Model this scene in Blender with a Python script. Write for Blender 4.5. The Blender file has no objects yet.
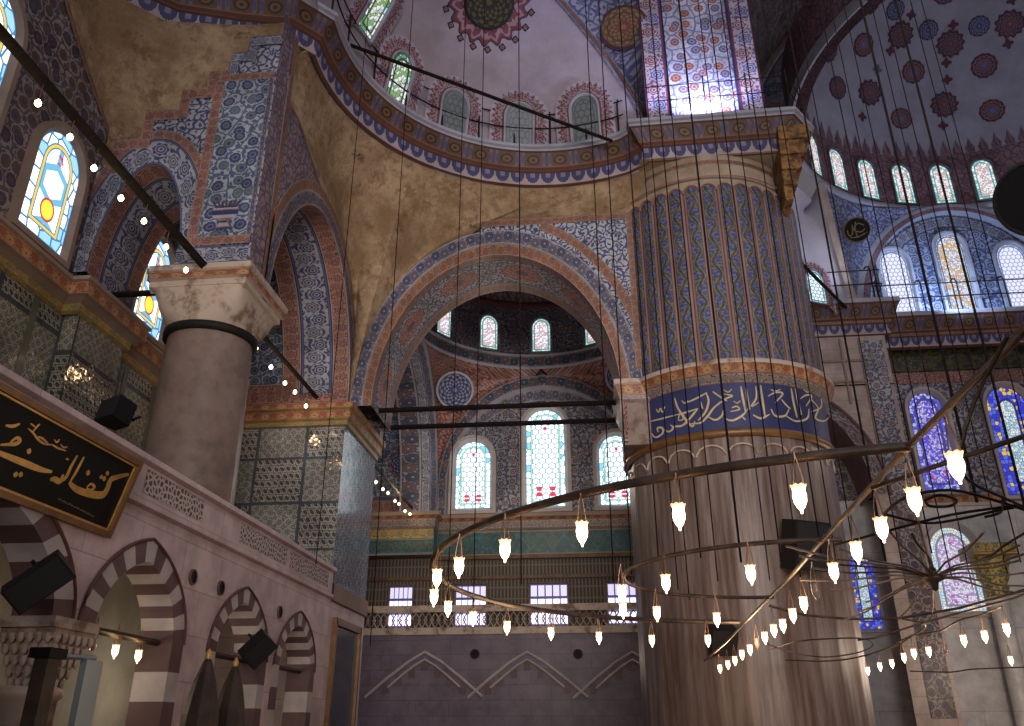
import bpy, math, random
from math import sin, cos, pi, sqrt, atan2, hypot
from mathutils import Vector
random.seed(7)
SC = bpy.context.scene
LAMP_E, WORLD_E, GLOW, DOME_E, LOW_E = 10.0, .20, .9, 650, 420
COL = SC.collection

# ------------------------------------------------------------------ camera model (image 1024 x 726)
CX, CY, F = 512.0, 342.5, 850.0
PIT = math.atan((735 - CY) / F)
PSI = math.atan((612 - CX) / F * cos(PIT))
CZ = 1.6
def ray(px, py):
    x = (px - CX) / F; u = (CY - py) / F
    h = cos(PIT) - u * sin(PIT); z = sin(PIT) + u * cos(PIT)
    return Vector((x * cos(PSI) - h * sin(PSI), h * cos(PSI) + x * sin(PSI), z))
EYE = Vector((0, 0, CZ))
def onz(px, py, z): r = ray(px, py); return EYE + r * ((z - CZ) / r.z)
def ony(px, py, y): r = ray(px, py); return EYE + r * (y / r.y)
def onx(px, py, x): r = ray(px, py); return EYE + r * (x / r.x)
def proj(p):
    p = Vector(p) - EYE; H = p.y*cos(PSI) - p.x*sin(PSI); r = p.x*cos(PSI) + p.y*sin(PSI)
    d = H*cos(PIT) + p.z*sin(PIT); return CX + F*r/d, CY - F*(-H*sin(PIT) + p.z*cos(PIT))/d
def onpl(px, py, p0, n):
    r = ray(px, py); return EYE + r * ((p0 - EYE).dot(n) / r.dot(n))
def oncyl(px, py, cx, cy, R):
    r = ray(px, py); a = r.x**2 + r.y**2; b = -(r.x*cx + r.y*cy); c = cx*cx + cy*cy - R*R
    d = max(b*b - a*c, 0); return EYE + r * ((-b - sqrt(d)) / a)
def onsph(px, py, c, R, far=True):
    r = ray(px, py).normalized(); o = EYE - c; b = r.dot(o); k = o.dot(o) - R*R
    d = max(b*b - k, 0); return EYE + r * (-b + (sqrt(d) if far else -sqrt(d)))

# ------------------------------------------------------------------ node expressions
NT = None
class V:
    def __init__(s, k): s.k = k
    def __add__(s, o): return mth('ADD', s, o)
    def __radd__(s, o): return mth('ADD', o, s)
    def __sub__(s, o): return mth('SUBTRACT', s, o)
    def __rsub__(s, o): return mth('SUBTRACT', o, s)
    def __mul__(s, o): return mth('MULTIPLY', s, o)
    def __rmul__(s, o): return mth('MULTIPLY', o, s)
    def __truediv__(s, o): return mth('DIVIDE', s, o)
    def __lt__(s, o): return mth('LESS_THAN', s, o)
    def __gt__(s, o): return mth('GREATER_THAN', s, o)
def put(sock, v):
    if isinstance(v, V): NT.links.new(v.k, sock)
    elif v is not None:
        if isinstance(v, tuple) and len(v) == 3 and sock.type == 'RGBA': v = v + (1,)
        sock.default_value = v
def mth(op, a, b=None, c=None):
    n = NT.nodes.new('ShaderNodeMath'); n.operation = op
    put(n.inputs[0], a)
    if b is not None: put(n.inputs[1], b)
    if c is not None: put(n.inputs[2], c)
    return V(n.outputs[0])
def fr(a): return mth('FRACT', a)
def ab(a): return mth('ABSOLUTE', a)
def mn(a, b): return mth('MINIMUM', a, b)
def mx(a, b): return mth('MAXIMUM', a, b)
def sn(a): return mth('SINE', a)
def sq(a): return mth('SQRT', a)
def hyp(a, b): return sq(a*a + b*b)
def inv(a): return mth('SUBTRACT', 1.0, a)
def mod(a, b): return mth('FLOORED_MODULO', a, b)
def both(a, b): return a*b
def sstep(a, lo, hi):
    n = NT.nodes.new('ShaderNodeMapRange'); n.interpolation_type = 'SMOOTHSTEP'
    put(n.inputs[0], a); n.inputs[1].default_value = lo; n.inputs[2].default_value = hi
    return V(n.outputs[0])
def comb(x, y, z=0.0):
    n = NT.nodes.new('ShaderNodeCombineXYZ'); put(n.inputs[0], x); put(n.inputs[1], y); put(n.inputs[2], z); return V(n.outputs[0])
def sepa(v):
    n = NT.nodes.new('ShaderNodeSeparateXYZ'); put(n.inputs[0], v); return V(n.outputs[0]), V(n.outputs[1]), V(n.outputs[2])
def uvv():
    n = NT.nodes.new('ShaderNodeTexCoord'); return V(n.outputs['UV'])
def objv():
    n = NT.nodes.new('ShaderNodeTexCoord'); return V(n.outputs['Object'])
def noise(v, scale, detail=4, rough=.55):
    n = NT.nodes.new('ShaderNodeTexNoise'); put(n.inputs['Vector'], v)
    n.inputs['Scale'].default_value = scale; n.inputs['Detail'].default_value = detail; n.inputs['Roughness'].default_value = rough
    return V(n.outputs['Fac'])
def voro(v, scale, rand=1.0, feat='F1'):
    n = NT.nodes.new('ShaderNodeTexVoronoi'); n.voronoi_dimensions = '2D'; n.feature = feat
    put(n.inputs['Vector'], v); n.inputs['Scale'].default_value = scale; n.inputs['Randomness'].default_value = rand
    return n
def mix(f, a, b):
    n = NT.nodes.new('ShaderNodeMix'); n.data_type = 'RGBA'; n.clamp_factor = True
    put(n.inputs[0], f); put(n.inputs[6], a); put(n.inputs[7], b); return V(n.outputs[2])
def scalec(c, f):   # colour * value
    n = NT.nodes.new('ShaderNodeMix'); n.data_type = 'RGBA'; n.blend_type = 'MULTIPLY'
    n.inputs[0].default_value = 1; put(n.inputs[6], c)
    g = NT.nodes.new('ShaderNodeCombineColor'); put(g.inputs[0], f); put(g.inputs[1], f); put(g.inputs[2], f)
    NT.links.new(g.outputs[0], n.inputs[7]); return V(n.outputs[2])
MATS = {}
def material(name, build, rough=.6, spec=.35, metal=0, emit=None, strength=1, bump=None):
    """build() -> colour (tuple or V)"""
    global NT
    if name in MATS: return MATS[name]
    m = bpy.data.materials.new(name); m.use_nodes = True; NT = m.node_tree
    b = NT.nodes['Principled BSDF']
    c = build() if callable(build) else build
    put(b.inputs['Base Color'], c)
    b.inputs['Roughness'].default_value = rough; b.inputs['Metallic'].default_value = metal
    b.inputs['Specular IOR Level'].default_value = spec
    if emit is not None:
        put(b.inputs['Emission Color'], c if emit is True else emit); b.inputs['Emission Strength'].default_value = strength
    if bump:
        bn = NT.nodes.new('ShaderNodeBump'); bn.inputs['Distance'].default_value = bump[1]; bn.inputs['Strength'].default_value = 1
        put(bn.inputs['Height'], bump[0]()); NT.links.new(bn.outputs[0], b.inputs['Normal'])
    MATS[name] = m; return m
def grime(c, lo=.62, hi=1.1, sc=1.1):
    g = noise(objv(), sc, 5, .65)
    return scalec(c, lo + (hi - lo) * sstep(g, .3, .7))

# palette (linear)
CREAM = (.40, .36, .33); GREYW = (.34, .34, .375); BLUE = (.042, .06, .13); DBLUE = (.02, .023, .07); TEAL = (.05, .13, .17)
RED = (.17, .05, .035); ORANGE = (.30, .165, .10); OLIVE = (.14, .11, .03); BROWN = (.23, .115, .045); PINK = (.40, .24, .19)

def floral(name, bg, vine, f1, f2, scale=4, dist=.06, rough=.4, fsize=.3, leaf=None, lo=.6, core=None):
    def b():
        p = uvv(); x, y, _ = sepa(p)
        nx = noise(p, scale*.8, 2); ny = noise(comb(x + 7.3, y - 3.1), scale*.8, 2)
        px = x + (nx - .5)*dist*2; py = y + (ny - .5)*dist*2
        q = comb(px, py)
        v = voro(q, scale, .75)
        ax, ay, _ = sepa(V(v.outputs['Position']))
        dx = (px - ax)*scale; dy = (py - ay)*scale
        r = hyp(dx, dy); an = mth('ARCTAN2', dy, dx)
        rr = r*(1 + .06*sn(an*9))
        cr, cg, _ = sepa(V(v.outputs['Color']))
        e = voro(q, scale, .75, 'DISTANCE_TO_EDGE')
        vineM = V(e.outputs['Distance']) < .055
        l = voro(q, scale*2.6, .9); lv = V(l.outputs['Distance'])
        leafM = both(lv < .36, r > fsize + .06)
        c = mix(leafM, bg, leaf or vine)
        c = mix(vineM, c, vine)
        c = mix(rr < fsize + .07, c, bg)
        c = mix(rr < fsize, c, mix(cr > .5, f1, f2))
        c = mix(rr < fsize*.55, c, core or bg)
        c = mix(rr < fsize*.35, c, mix(cg > .5, f1, f2))
        return grime(c, lo)
    return material(name, b, rough)
def arabesque(name, bg, fg, scale=6, th=.12, rough=.45, acc=None, lo=.65):
    def b():
        p = uvv(); x, y, _ = sepa(p)
        q = comb(x + (noise(p, scale*.5, 3) - .5)*.5/scale*4, y + (noise(comb(x+3.7, y+9.1), scale*.5, 3) - .5)*.5/scale*4)
        e = voro(q, scale, 1, 'DISTANCE_TO_EDGE'); d = V(e.outputs['Distance'])
        c = mix(d < th, bg, fg)
        f = voro(q, scale, 1); c = mix(V(f.outputs['Distance']) < .17, c, acc or fg)
        return grime(c, lo)
    return material(name, b, rough)
def band(name, bg, vine, f1, f2, P=.5, w=.3, line=None, rough=.45, lo=.65):
    """u in metres along, v 0..1 across"""
    def b():
        p = uvv(); u, v, _ = sepa(p)
        k = fr(u/P); s = sn(u*(2*pi/P))
        c = bg; q = comb(u, v*w)
        fl = voro(q, 1/(w*.20), 1); fa, fb, _ = sepa(V(fl.outputs['Color']))
        nz = noise(q, 16/w*.3, 2)
        c = mix(both(nz > .55, V(fl.outputs['Distance']) > .18), c, vine)
        c = mix(both(V(fl.outputs['Distance']) < .24, fa > .5), c, f2)
        c = mix(ab(v - .5 - .24*s) < .045, c, vine)
        r1 = hyp((k - .25)*P, (v - .40)*w); r2 = hyp((k - .75)*P, (v - .60)*w)
        a1 = mth('ARCTAN2', (v - .40)*w, (k - .25)*P); a2 = mth('ARCTAN2', (v - .60)*w, (k - .75)*P)
        R = min(P*.21, w*.30)
        rm = mn(r1, r2)
        c = mix(rm < R*1.25, c, bg)
        m1 = r1*(1 + .12*sn(a1*7)) < R; m2 = r2*(1 + .12*sn(a2*7)) < R
        c = mix(m1, c, f1); c = mix(m2, c, f2)
        c = mix(both(rm > R*.62, rm < R*.74), c, bg); c = mix(rm < R*.38, c, bg); c = mix(rm < R*.22, c, vine)
        e = ab(v - .5)
        c = mix(e > .405, c, vine); c = mix(e > .43, c, line or vine); c = mix(e > .475, c, scalec_const(vine, .6))
        return grime(c, lo)
    return material(name, b, rough)
def tilemat(name, bg, c1, c2, s=.25, rough=.22, big=1.0, k=1.0):
    """square glazed tiles with a rosette and corner quarters, joints, and larger panels divided by a dark frame"""
    def b():
        p = uvv(); u, v, _ = sepa(p)
        x = fr(u/s) - .5; y = fr(v/s) - .5
        r = hyp(x, y); a = mth('ARCTAN2', y, x)
        rc = hyp(.5 - ab(x), .5 - ab(y))
        c = bg
        lob = .27 + .07*sn(a*8)
        c = mix(r < lob, c, c1); c = mix(r < lob*.62, c, bg); c = mix(r < .1, c, c2)
        c = mix(rc < .2 + .03*sn(a*16), c, c2); c = mix(rc < .11, c, bg)
        nz = noise(p, 14/s*.3, 2); c = mix(both(nz > .58, both(r > .36, rc > .22)), c, c1)
        c = mix(mx(ab(x), ab(y)) > .485, c, scalec_const(bg, .5))
        if big:
            ps = comb(u + v*.5, v*.87); w_ = voro(ps, 1/s*1.5, .12); w2 = voro(ps, 1/s*1.5, .12, 'DISTANCE_TO_EDGE')
            alt = mix(V(w_.outputs['Distance']) < .30, scalec_const(bg, 1.1), scalec_const(c1, .7)); alt = mix(V(w_.outputs['Distance']) < .12, alt, c2); alt = mix(V(w2.outputs['Distance']) < .045, alt, c2); alt = mix(noise(p, 5/s, 2) > .6, alt, c1)
            ck = fr((mth('FLOOR', u/big) + mth('FLOOR', v/(big*.9)))*.5) > .25
            c = mix(ck, c, alt)
            X = fr(u/big) - .5; Y = fr(v/(big*.9)) - .5
            c = mix(mx(ab(X), ab(Y)) > .47, c, c1)
        return grime(c, .6, 1.1)
    return material(name, b, rough, .6*k, bump=(lambda: noise(uvv(), 3.2/s*.25, 2), .012 if big else .004))
def scalec_const(c, f): return tuple(x*f for x in c)

def plaster():
    o = objv(); n = noise(o, .8, 8, .7); d = noise(o, 1.8, 8, .75); f = noise(o, 4.5, 7, .75); t = noise(o, 1.4, 9, .8)
    c = mix(sstep(n, .36, .64), (.26, .165, .09), (.50, .36, .225))
    c = mix(both(sstep(f, .46, .64), .8), c, (.24, .155, .085)); c = mix(both(sstep(d, .52, .64), .7), c, (.17, .085, .035))
    return mix(both(sstep(t, .60, .67), .8), c, (.07, .045, .035))
M_PLASTER = material('stained_plaster', plaster, .8, .25, bump=(lambda: noise(objv(), 3.5, 8, .75), .10))
M_CREAMP = material('cream_plaster', lambda: mix(sstep(noise(objv(), 1.2, 7, .7), .35, .7), (.40, .33, .25), (.25, .18, .12)), .85, .2)
M_LAV = material('pale_dome_plaster', lambda: grime(mix(sstep(noise(objv(), .5, 6, .7), .3, .72), (.42, .38, .47), (.33, .27, .30)), .85, 1.05), .8, .2)
M_DOMEGREY = material('grey_dome_plaster', lambda: grime(mix(sstep(noise(objv(), .4, 6, .7), .3, .7), (.34, .33, .39), (.28, .27, .32)), .85, 1.05), .85, .2)
M_CONCH = material('white_conch_plaster', lambda: grime((.52, .50, .58), .85, 1.05), .8, .2)
def marble(name, a, b_, bw=1.1, bh=.55, joint=.6, rough=.45):
    def b():
        p = uvv(); n = NT.nodes.new('ShaderNodeTexBrick'); put(n.inputs['Vector'], p)
        n.offset = .5; n.inputs['Scale'].default_value = 1; n.inputs['Brick Width'].default_value = bw; n.inputs['Row Height'].default_value = bh
        n.inputs['Mortar Size'].default_value = .008; n.inputs['Bias'].default_value = 0
        n.inputs['Color1'].default_value = a + (1,); n.inputs['Color2'].default_value = b_ + (1,)
        n.inputs['Mortar'].default_value = scalec_const(a, joint) + (1,)
        return grime(V(n.outputs['Color']), .72, 1.1, 2.0)
    return material(name, b, rough)
M_MARBLE = marble('gallery_marble', (.62, .485, .475), (.52, .405, .40))
M_PIERM = marble('pier_masonry', (.40, .32, .29), (.33, .26, .23), 1.2, .42)
M_GREYM = marble('grey_marble', (.58, .57, .56), (.50, .50, .51), 1.4, 2.2)
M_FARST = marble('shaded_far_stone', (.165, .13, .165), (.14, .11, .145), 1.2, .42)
def streak():
    x, y, z = sepa(uvv())
    s = noise(comb(x*5, y*.35), 1.6, 6, .65)
    return mix(sstep(s, .35, .68), mix(sstep(noise(comb(x*2, y*.2), 1, 4), .4, .6), (.25, .20, .18), (.185, .145, .135)), (.105, .064, .045))
M_STREAK = material('veined_marble', streak, .38, .4)
M_COLUMN = material('column_marble', lambda: grime(mix(sstep(noise(objv(), 3, 7, .7), .4, .7), (.225, .165, .14), (.15, .11, .095)), .8, 1.05), .4, .3)
M_STONEC = material('capital_stone', lambda: mix(sstep(noise(objv(), 2.2, 7, .7), .48, .66), (.46, .37, .30), (.17, .11, .07)), .6, .3)
M_RSTONE = material('red_voussoir', lambda: grime((.13, .075, .075), .7), .5)
M_WSTONE = material('white_voussoir', lambda: grime((.50, .45, .43), .7), .5)
M_IRON = material('dark_iron', lambda: mix(sstep(noise(objv(), 9, 5), .4, .7), (.010, .009, .009), (.02, .015, .012)), .65, .2)
M_BRONZE = material('bronze_hoop', lambda: mix(sstep(noise(objv(), 7, 5), .4, .7), (.05, .036, .028), (.11, .08, .06)), .5, .4, .3)
M_WIRE = material('hanger_wire', (.30, .19, .12), .35, .5, .8)
M_CABLE = material('black_cable', (.010, .007, .007), .8, .05)
M_BLACK = material('speaker_black', lambda: mix(sstep(noise(objv(), 40, 2), .4, .6), (.008, .008, .01), (.014, .014, .016)), .55)
M_GRILLE = material('speaker_grille', (.018, .018, .02), .7)
M_GOLD = material('gold_leaf', lambda: grime((.62, .36, .10), .75, 1.1, 6), .38, .5, .35)
M_PALEGOLD = material('pale_gold_paint', lambda: grime((.55, .45, .26), .75, 1.1, 4), .5, .4)
M_DULLGOLD = material('dull_gold_paint', (.16, .11, .04), .6)
M_BOARD = material('black_board', (.004, .004, .005), .5, .15)
M_BLUEBAND = material('ultramarine_band', lambda: grime((.035, .042, .13), .7), .5)
M_ORANGE = band('orange_scroll', ORANGE, (.15, .06, .045), (.12, .075, .08), RED, .34, .22, line=(.42, .34, .29))
M_ORANGE2 = band('orange_cornice_scroll', (.38, .17, .075), (.17, .05, .03), (.42, .27, .15), RED, .36, .25, line=(.45, .30, .19))
M_REDB = band('red_scroll', (.34, .20, .155), (.16, .055, .05), (.13, .045, .05), (.20, .08, .06), .36, .3, line=(.42, .35, .34))
M_BLUEB = band('blue_flower_band', GREYW, BLUE, (.05, .06, .13), (.10, .11, .15), .55, .5, line=(.10, .11, .20))
M_BLUEB2 = band('blue_scroll_band', (.12, .12, .17), (.30, .28, .30), (.04, .04, .09), (.10, .075, .09), .42, .3, line=(.33, .30, .31))
M_DARKB = band('dark_blue_flower_band', (.07, .075, .12), (.33, .31, .31), (.04, .06, .10), (.19, .10, .085), .6, .4, line=(.33, .31, .31))
def medal():
    u, v, _ = sepa(uvv()); P = 1.55; q = comb(u, v*1.1)
    e = voro(comb(u + (noise(q, 4, 2) - .5)*.2, v*1.1 + (noise(comb(u + 5.0, v), 4, 2) - .5)*.2), 7, 1, 'DISTANCE_TO_EDGE'); d = V(e.outputs['Distance'])
    c = mix(d < .13, (.36, .33, .32), (.07, .07, .13)); f = voro(q, 7, 1); c = mix(V(f.outputs['Distance']) < .2, c, (.10, .10, .17))
    k = fr(u/P) - .5; r = hyp(k*P/.52, (v - .5)*1.1/.36); an = mth('ARCTAN2', v - .5, k)
    rr = r*(1 + .07*sn(an*12))
    n2 = voro(q, 13, 1); cr = mix(V(n2.outputs['Distance']) < .32, (.30, .10, .07), (.36, .24, .2))
    c = mix(rr < 1.1, c, (.36, .33, .32)); c = mix(rr < 1.0, c, (.10, .06, .08)); c = mix(rr < .92, c, cr); c = mix(rr < .3, c, (.12, .08, .12))
    c = mix(ab(v - .5) > .46, c, (.10, .09, .12))
    return grime(c, .75)
M_MEDAL = material('red_medallion_band', medal, .5)
M_FLOR_B = floral('blue_iznik_floral', (.40, .43, .47), (.09, .12, .20), (.05, .065, .15), (.10, .135, .16), 3.6, .05, .3, .36, core=(.17, .20, .26))
M_FLOR_D = floral('dark_iznik_floral', (.27, .235, .225), (.09, .075, .09), (.055, .045, .075), (.11, .07, .06), 3.6, .05, .45, .38, core=(.09, .07, .08))
M_FLOR_G = floral('grey_iznik_floral', (.34, .33, .34), (.075, .08, .13), (.055, .06, .11), (.17, .09, .08), 3.0, .07, .4, .28)
M_FLOR_R = floral('red_blue_floral', (.66, .66, .78), (.20, .23, .48), (.42, .13, .10), (.12, .16, .42), 2.9, .05, .6, .34, leaf=(.45, .47, .66), core=(.5, .4, .42))
M_FLOR_S = floral('tympanum_floral', (.34, .38, .48), (.07, .10, .22), (.06, .08, .2), (.10, .13, .22), 2.2, .05, .5, .3)
M_ARAB_B = arabesque('blue_arabesque', (.38, .39, .42), (.05, .06, .14), 6, .11)
M_ARAB_R = arabesque('red_arabesque', (.33, .15, .11), (.09, .04, .05), 7, .10, acc=(.36, .28, .26))
M_ARAB_P = arabesque('purple_arabesque', (.30, .24, .24), (.11, .085, .14), 6, .16, acc=(.2, .09, .08))
M_ARAB_V = arabesque('violet_red_arabesque', (.255, .14, .145), (.115, .065, .085), 4.5, .12, acc=(.11, .11, .18))
M_ARAB_L = arabesque('blue_lavender_arabesque', (.25, .26, .35), (.07, .08, .18), 4, .12)
M_TILE_G = tilemat('green_gallery_tiles', (.27, .27, .21), (.05, .06, .06), (.08, .055, .04), .17, .1, big=1.6)
M_TILE_B = tilemat('blue_gallery_tiles', (.30, .34, .42), (.05, .07, .15), (.07, .14, .18), .26, .12, big=0)
M_TILE_P = tilemat('pier_panel_tiles', (.33, .33, .29), (.075, .09, .105), (.15, .10, .07), .20, .1, big=1.05)
M_TEAL = band('teal_frieze', (.035, .085, .10), (.05, .14, .15), (.03, .10, .11), (.07, .13, .11), .7, .9, line=(.28, .22, .10), rough=.4)
M_TEALTOP = band('palmette_moulding', (.30, .25, .2), (.05, .055, .09), (.08, .1, .13), (.25, .1, .06), .22, .25, line=(.3, .16, .1))
M_GOLDFR = band('gilded_frieze', (.40, .29, .11), (.18, .12, .03), (.08, .14, .12), (.30, .2, .08), .5, .5, line=(.45, .3, .12))
M_LATT = material('pierced_lattice', lambda: (lambda u, v: mix(both(ab(fr(u/.11) - .5) < .28, ab(fr(v/.34) - .5) < .44), (.15, .12, .085), (.045, .04, .035)))(*sepa(uvv())[:2]), .7)
def pierced():
    p = uvv(); e = voro(p, 13, .9, 'DISTANCE_TO_EDGE'); return mix(V(e.outputs['Distance']) > .2, (.46, .38, .35), (.05, .04, .04))
M_PIERCED = material('pierced_marble', pierced, .5)
M_DARKP = material('dark_gallery_void', (.05, .045, .05), .8)
M_WOOD = material('brown_wood', lambda: mix(sstep(noise(comb(*sepa(objv())), 4, 5), .35, .65), (.14, .075, .035), (.08, .04, .02)), .5)
M_GOLDWOOD = material('gilded_frame', lambda: grime((.20, .10, .035), .7, 1.15, 5), .4, .5, .2)
M_GLASSDARK = material('dim_picture_glass', lambda: mix(sstep(noise(objv(), 2.5, 3), .35, .65), (.015, .02, .045), (.035, .045, .08)), .12, .6)
M_WHITEF = material('white_frame_plaster', lambda: grime((.42, .37, .35), .8), .6)
M_FRAMEB = material('brown_frame_plaster', lambda: grime((.26, .19, .15), .8), .6)
M_DWOOD = material('dark_stained_wood', lambda: mix(sstep(noise(objv(), 6, 4), .4, .6), (.03, .02, .015), (.05, .032, .02)), .5)
M_SILVER = material('pale_metal', (.34, .42, .44), .35, .5, .5)
M_CARPET = material('red_carpet', lambda: mix(sstep(noise(objv(), 1.3, 4), .4, .6), (.16, .03, .03), (.11, .03, .05)), .95, .1)
M_FLUTER = material('flute_ridge', lambda: grime((.33, .15, .10), .75), .6)
def flutepaint():      # u metres across a flute (0.33 wide), v metres up
    p = uvv(); u, v, _ = sepa(p)
    W = .36
    x = fr(u/W) - .5; k = fr(v/.62)
    s = sn(v*(2*pi/.62))*.17
    g = noise(p, 16, 3)
    c = mix(g > .55, (.075, .08, .105), (.17, .17, .19))
    d = ab(x - s)
    c = mix(d < .13, c, (.22, .21, .21)); c = mix(d < .095, c, mix(noise(comb(u, v + 3.0), 9, 2) > .5, (.10, .085, .025), (.05, .05, .03)))
    r1 = hyp((x + .13)*W, (k - .28)*.62); r2 = hyp((x - .13)*W, (k - .78)*.62); rm = mn(r1, r2)
    c = mix(rm < .10, c, (.05, .05, .11)); c = mix(both(rm < .088, g > .47), c, (.13, .14, .26)); c = mix(rm < .035, c, (.06, .065, .17))
    c = mix(ab(x) > .33, c, (.07, .065, .09)); c = mix(ab(x) > .36, c, (.27, .155, .12)); c = mix(ab(x) > .46, c, (.12, .05, .045))
    return grime(c, .8)
M_FLUTE = material('painted_flutes', flutepaint, .55)
def petals(bg, fg, P, h=.8):
    p = uvv(); u, v, _ = sepa(p)
    x = ab(fr(u/P) - .5)*2
    lob = h*sq(mx(1 - x*x*1.15, 0.0)) + .09*ab(sn(u*(2*pi/P)*3.5))
    c = mix((1 - v) < lob, bg, fg)
    c = mix(both((1 - v) < lob*.45, x < .3), c, (.2, .19, .27))
    return grime(c, .75)
M_PETAL = material('blue_palmette_row', lambda: petals((.38, .31, .31), (.055, .055, .145), .36), .6)
def studs():
    p = uvv(); u, v, _ = sepa(p)
    P = .62; k = fr(u/P); c = (.105, .058, .034)
    c = mix(both(ab(k - .5) > .33, ab(k - .5) < .45), c, (.125, .115, .16))
    c = mix(both(ab(k - .5) > .34, both(ab(v - .5) < .25, ab(k - .5) < .43)), c, (.08, .07, .2))
    r = hyp((k - .5)*P, (v - .5)*.45)
    c = mix(r < .15, c, (.04, .025, .018)); c = mix(r < .10, c, (.17, .085, .035)); c = mix(r < .045, c, (.05, .03, .03))
    c = mix(v < .08, c, (.20, .09, .055))
    return grime(c, .75)
M_STUDC = material('carved_brown_corbel', lambda: mix(sstep(noise(objv(), 5, 6, .75), .42, .6), (.09, .045, .02), (.30, .16, .05)), .6, .3, bump=(lambda: noise(objv(), 7, 4), .06))
M_STUD = material('brown_stud_course', studs, .6)
M_DRED = material('brown_red_line', lambda: grime((.125, .055, .04), .75), .6)
M_SLAB = material('ledge_slab', lambda: grime((.34, .35, .42), .8), .6)
def rosette():      # red serrated painted border; u along, v 0 inside .. 1 outside
    p = uvv(); u, v, _ = sepa(p)
    t = ab(fr(u/.17) - .5)*2
    n = voro(comb(u, v*.35), 15, .8)
    c = mix(V(n.outputs['Distance']) < .43, (.31, .25, .29), (.165, .055, .065))
    c = mix(v < .12, c, (.16, .045, .055)); c = mix(both(v > .2, v < .26), c, (.30, .24, .28))
    c = mix(v > .62 + .36*(1 - t), c, (.40, .36, .45))
    return grime(c, .8)
M_ROSETTE = material('red_rosette_border', rosette, .7)

def glass(name, w, h, border, yellow, inner, accent, strength, cell=.16, lead=(.02, .05, .09), b1=.14, b2=.2, hexs=.17, tint=None, rnd=.75):
    """stained glass lit by daylight: leaded border cells, a coloured band, small lights inside"""
    def b():
        p = uvv(); u, v, _ = sepa(p)
        x = (u - .5)*w; y = v*h; a = w/2; k = a*1.15
        yy = mx(y - (h - k), 0.0)*(a/k)
        de = mn(a - hyp(x, yy), y)
        q = comb(x, y)
        cv = voro(q, 1/cell, rnd); ce = voro(q, 1/cell, rnd, 'DISTANCE_TO_EDGE')
        r, g, bl = sepa(V(cv.outputs['Color']))
        cb = mix(r > .55, border[0], border[1]); cb = mix(g > .82, cb, border[2])
        cb = mix(V(ce.outputs['Distance']) < .07, cb, lead)
        # hex lights
        X = x/hexs; Y = y/hexs
        a1 = mod(X, 1.0) - .5; a2 = mod(Y, 1.732) - .866
        c1 = mod(X - .5, 1.0) - .5; c2 = mod(Y - .866, 1.732) - .866
        s = (a1*a1 + a2*a2) < (c1*c1 + c2*c2)
        gx = ab(s*a1 + (1 - s)*c1); gy = ab(s*a2 + (1 - s)*c2)
        e = .5 - mx(gx, gx*.5 + gy*.866)
        ci = mix(e < .10, inner[1], inner[0])
        if accent:
            if accent[2]:      # yellow oval with a red rim
                ra = hyp(x/(w*.13), (y - h*.27)/(h*.085)); ci = mix(ra < 1.25, ci, accent[0]); ci = mix(ra < 1.0, ci, accent[1])
                ci = mix(both(ab(x - w*.02) < w*.07, both(ab(y - h*.76) < h*.05, noise(q, 14, 2) > .5)), ci, accent[0])
            else:              # small red corners round a pale star, red bead high up
                ra = both(ab(ab(x) - w*.17) < w*.07, ab(ab(y - h*.15) - h*.028) < h*.022); ci = mix(ra, ci, accent[0])
                ci = mix(hyp(x, y - h*.8) < w*.05, ci, accent[0])
        if tint:
            z1 = voro(q, 1/(cell*.6), .9); tr, tg, _ = sepa(V(z1.outputs['Color']))
            ci = mix(tr > .45, ci, tint[0]); ci = mix(tg > .7, ci, tint[1])
            te = voro(q, 1/(cell*.6), .9, 'DISTANCE_TO_EDGE'); ci = mix(V(te.outputs['Distance']) < .05, ci, lead)
        c = mix(de < b2, ci, mix(de < b1, yellow, cb))
        c = mix(ab(de - b1) < .012, c, lead); c = mix(ab(de - b2) < .012, c, lead); c = mix(de < .015, c, lead)
        return c
    global NT
    m = bpy.data.materials.new(name); m.use_nodes = True; NT = m.node_tree
    bs = NT.nodes['Principled BSDF']; c = b()
    put(bs.inputs['Base Color'], (.05, .05, .06)); put(bs.inputs['Emission Color'], c); bs.inputs['Emission Strength'].default_value = strength
    bs.inputs['Roughness'].default_value = .3
    MATS[name] = m; return m
WH = (.92, .92, .98)

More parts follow.
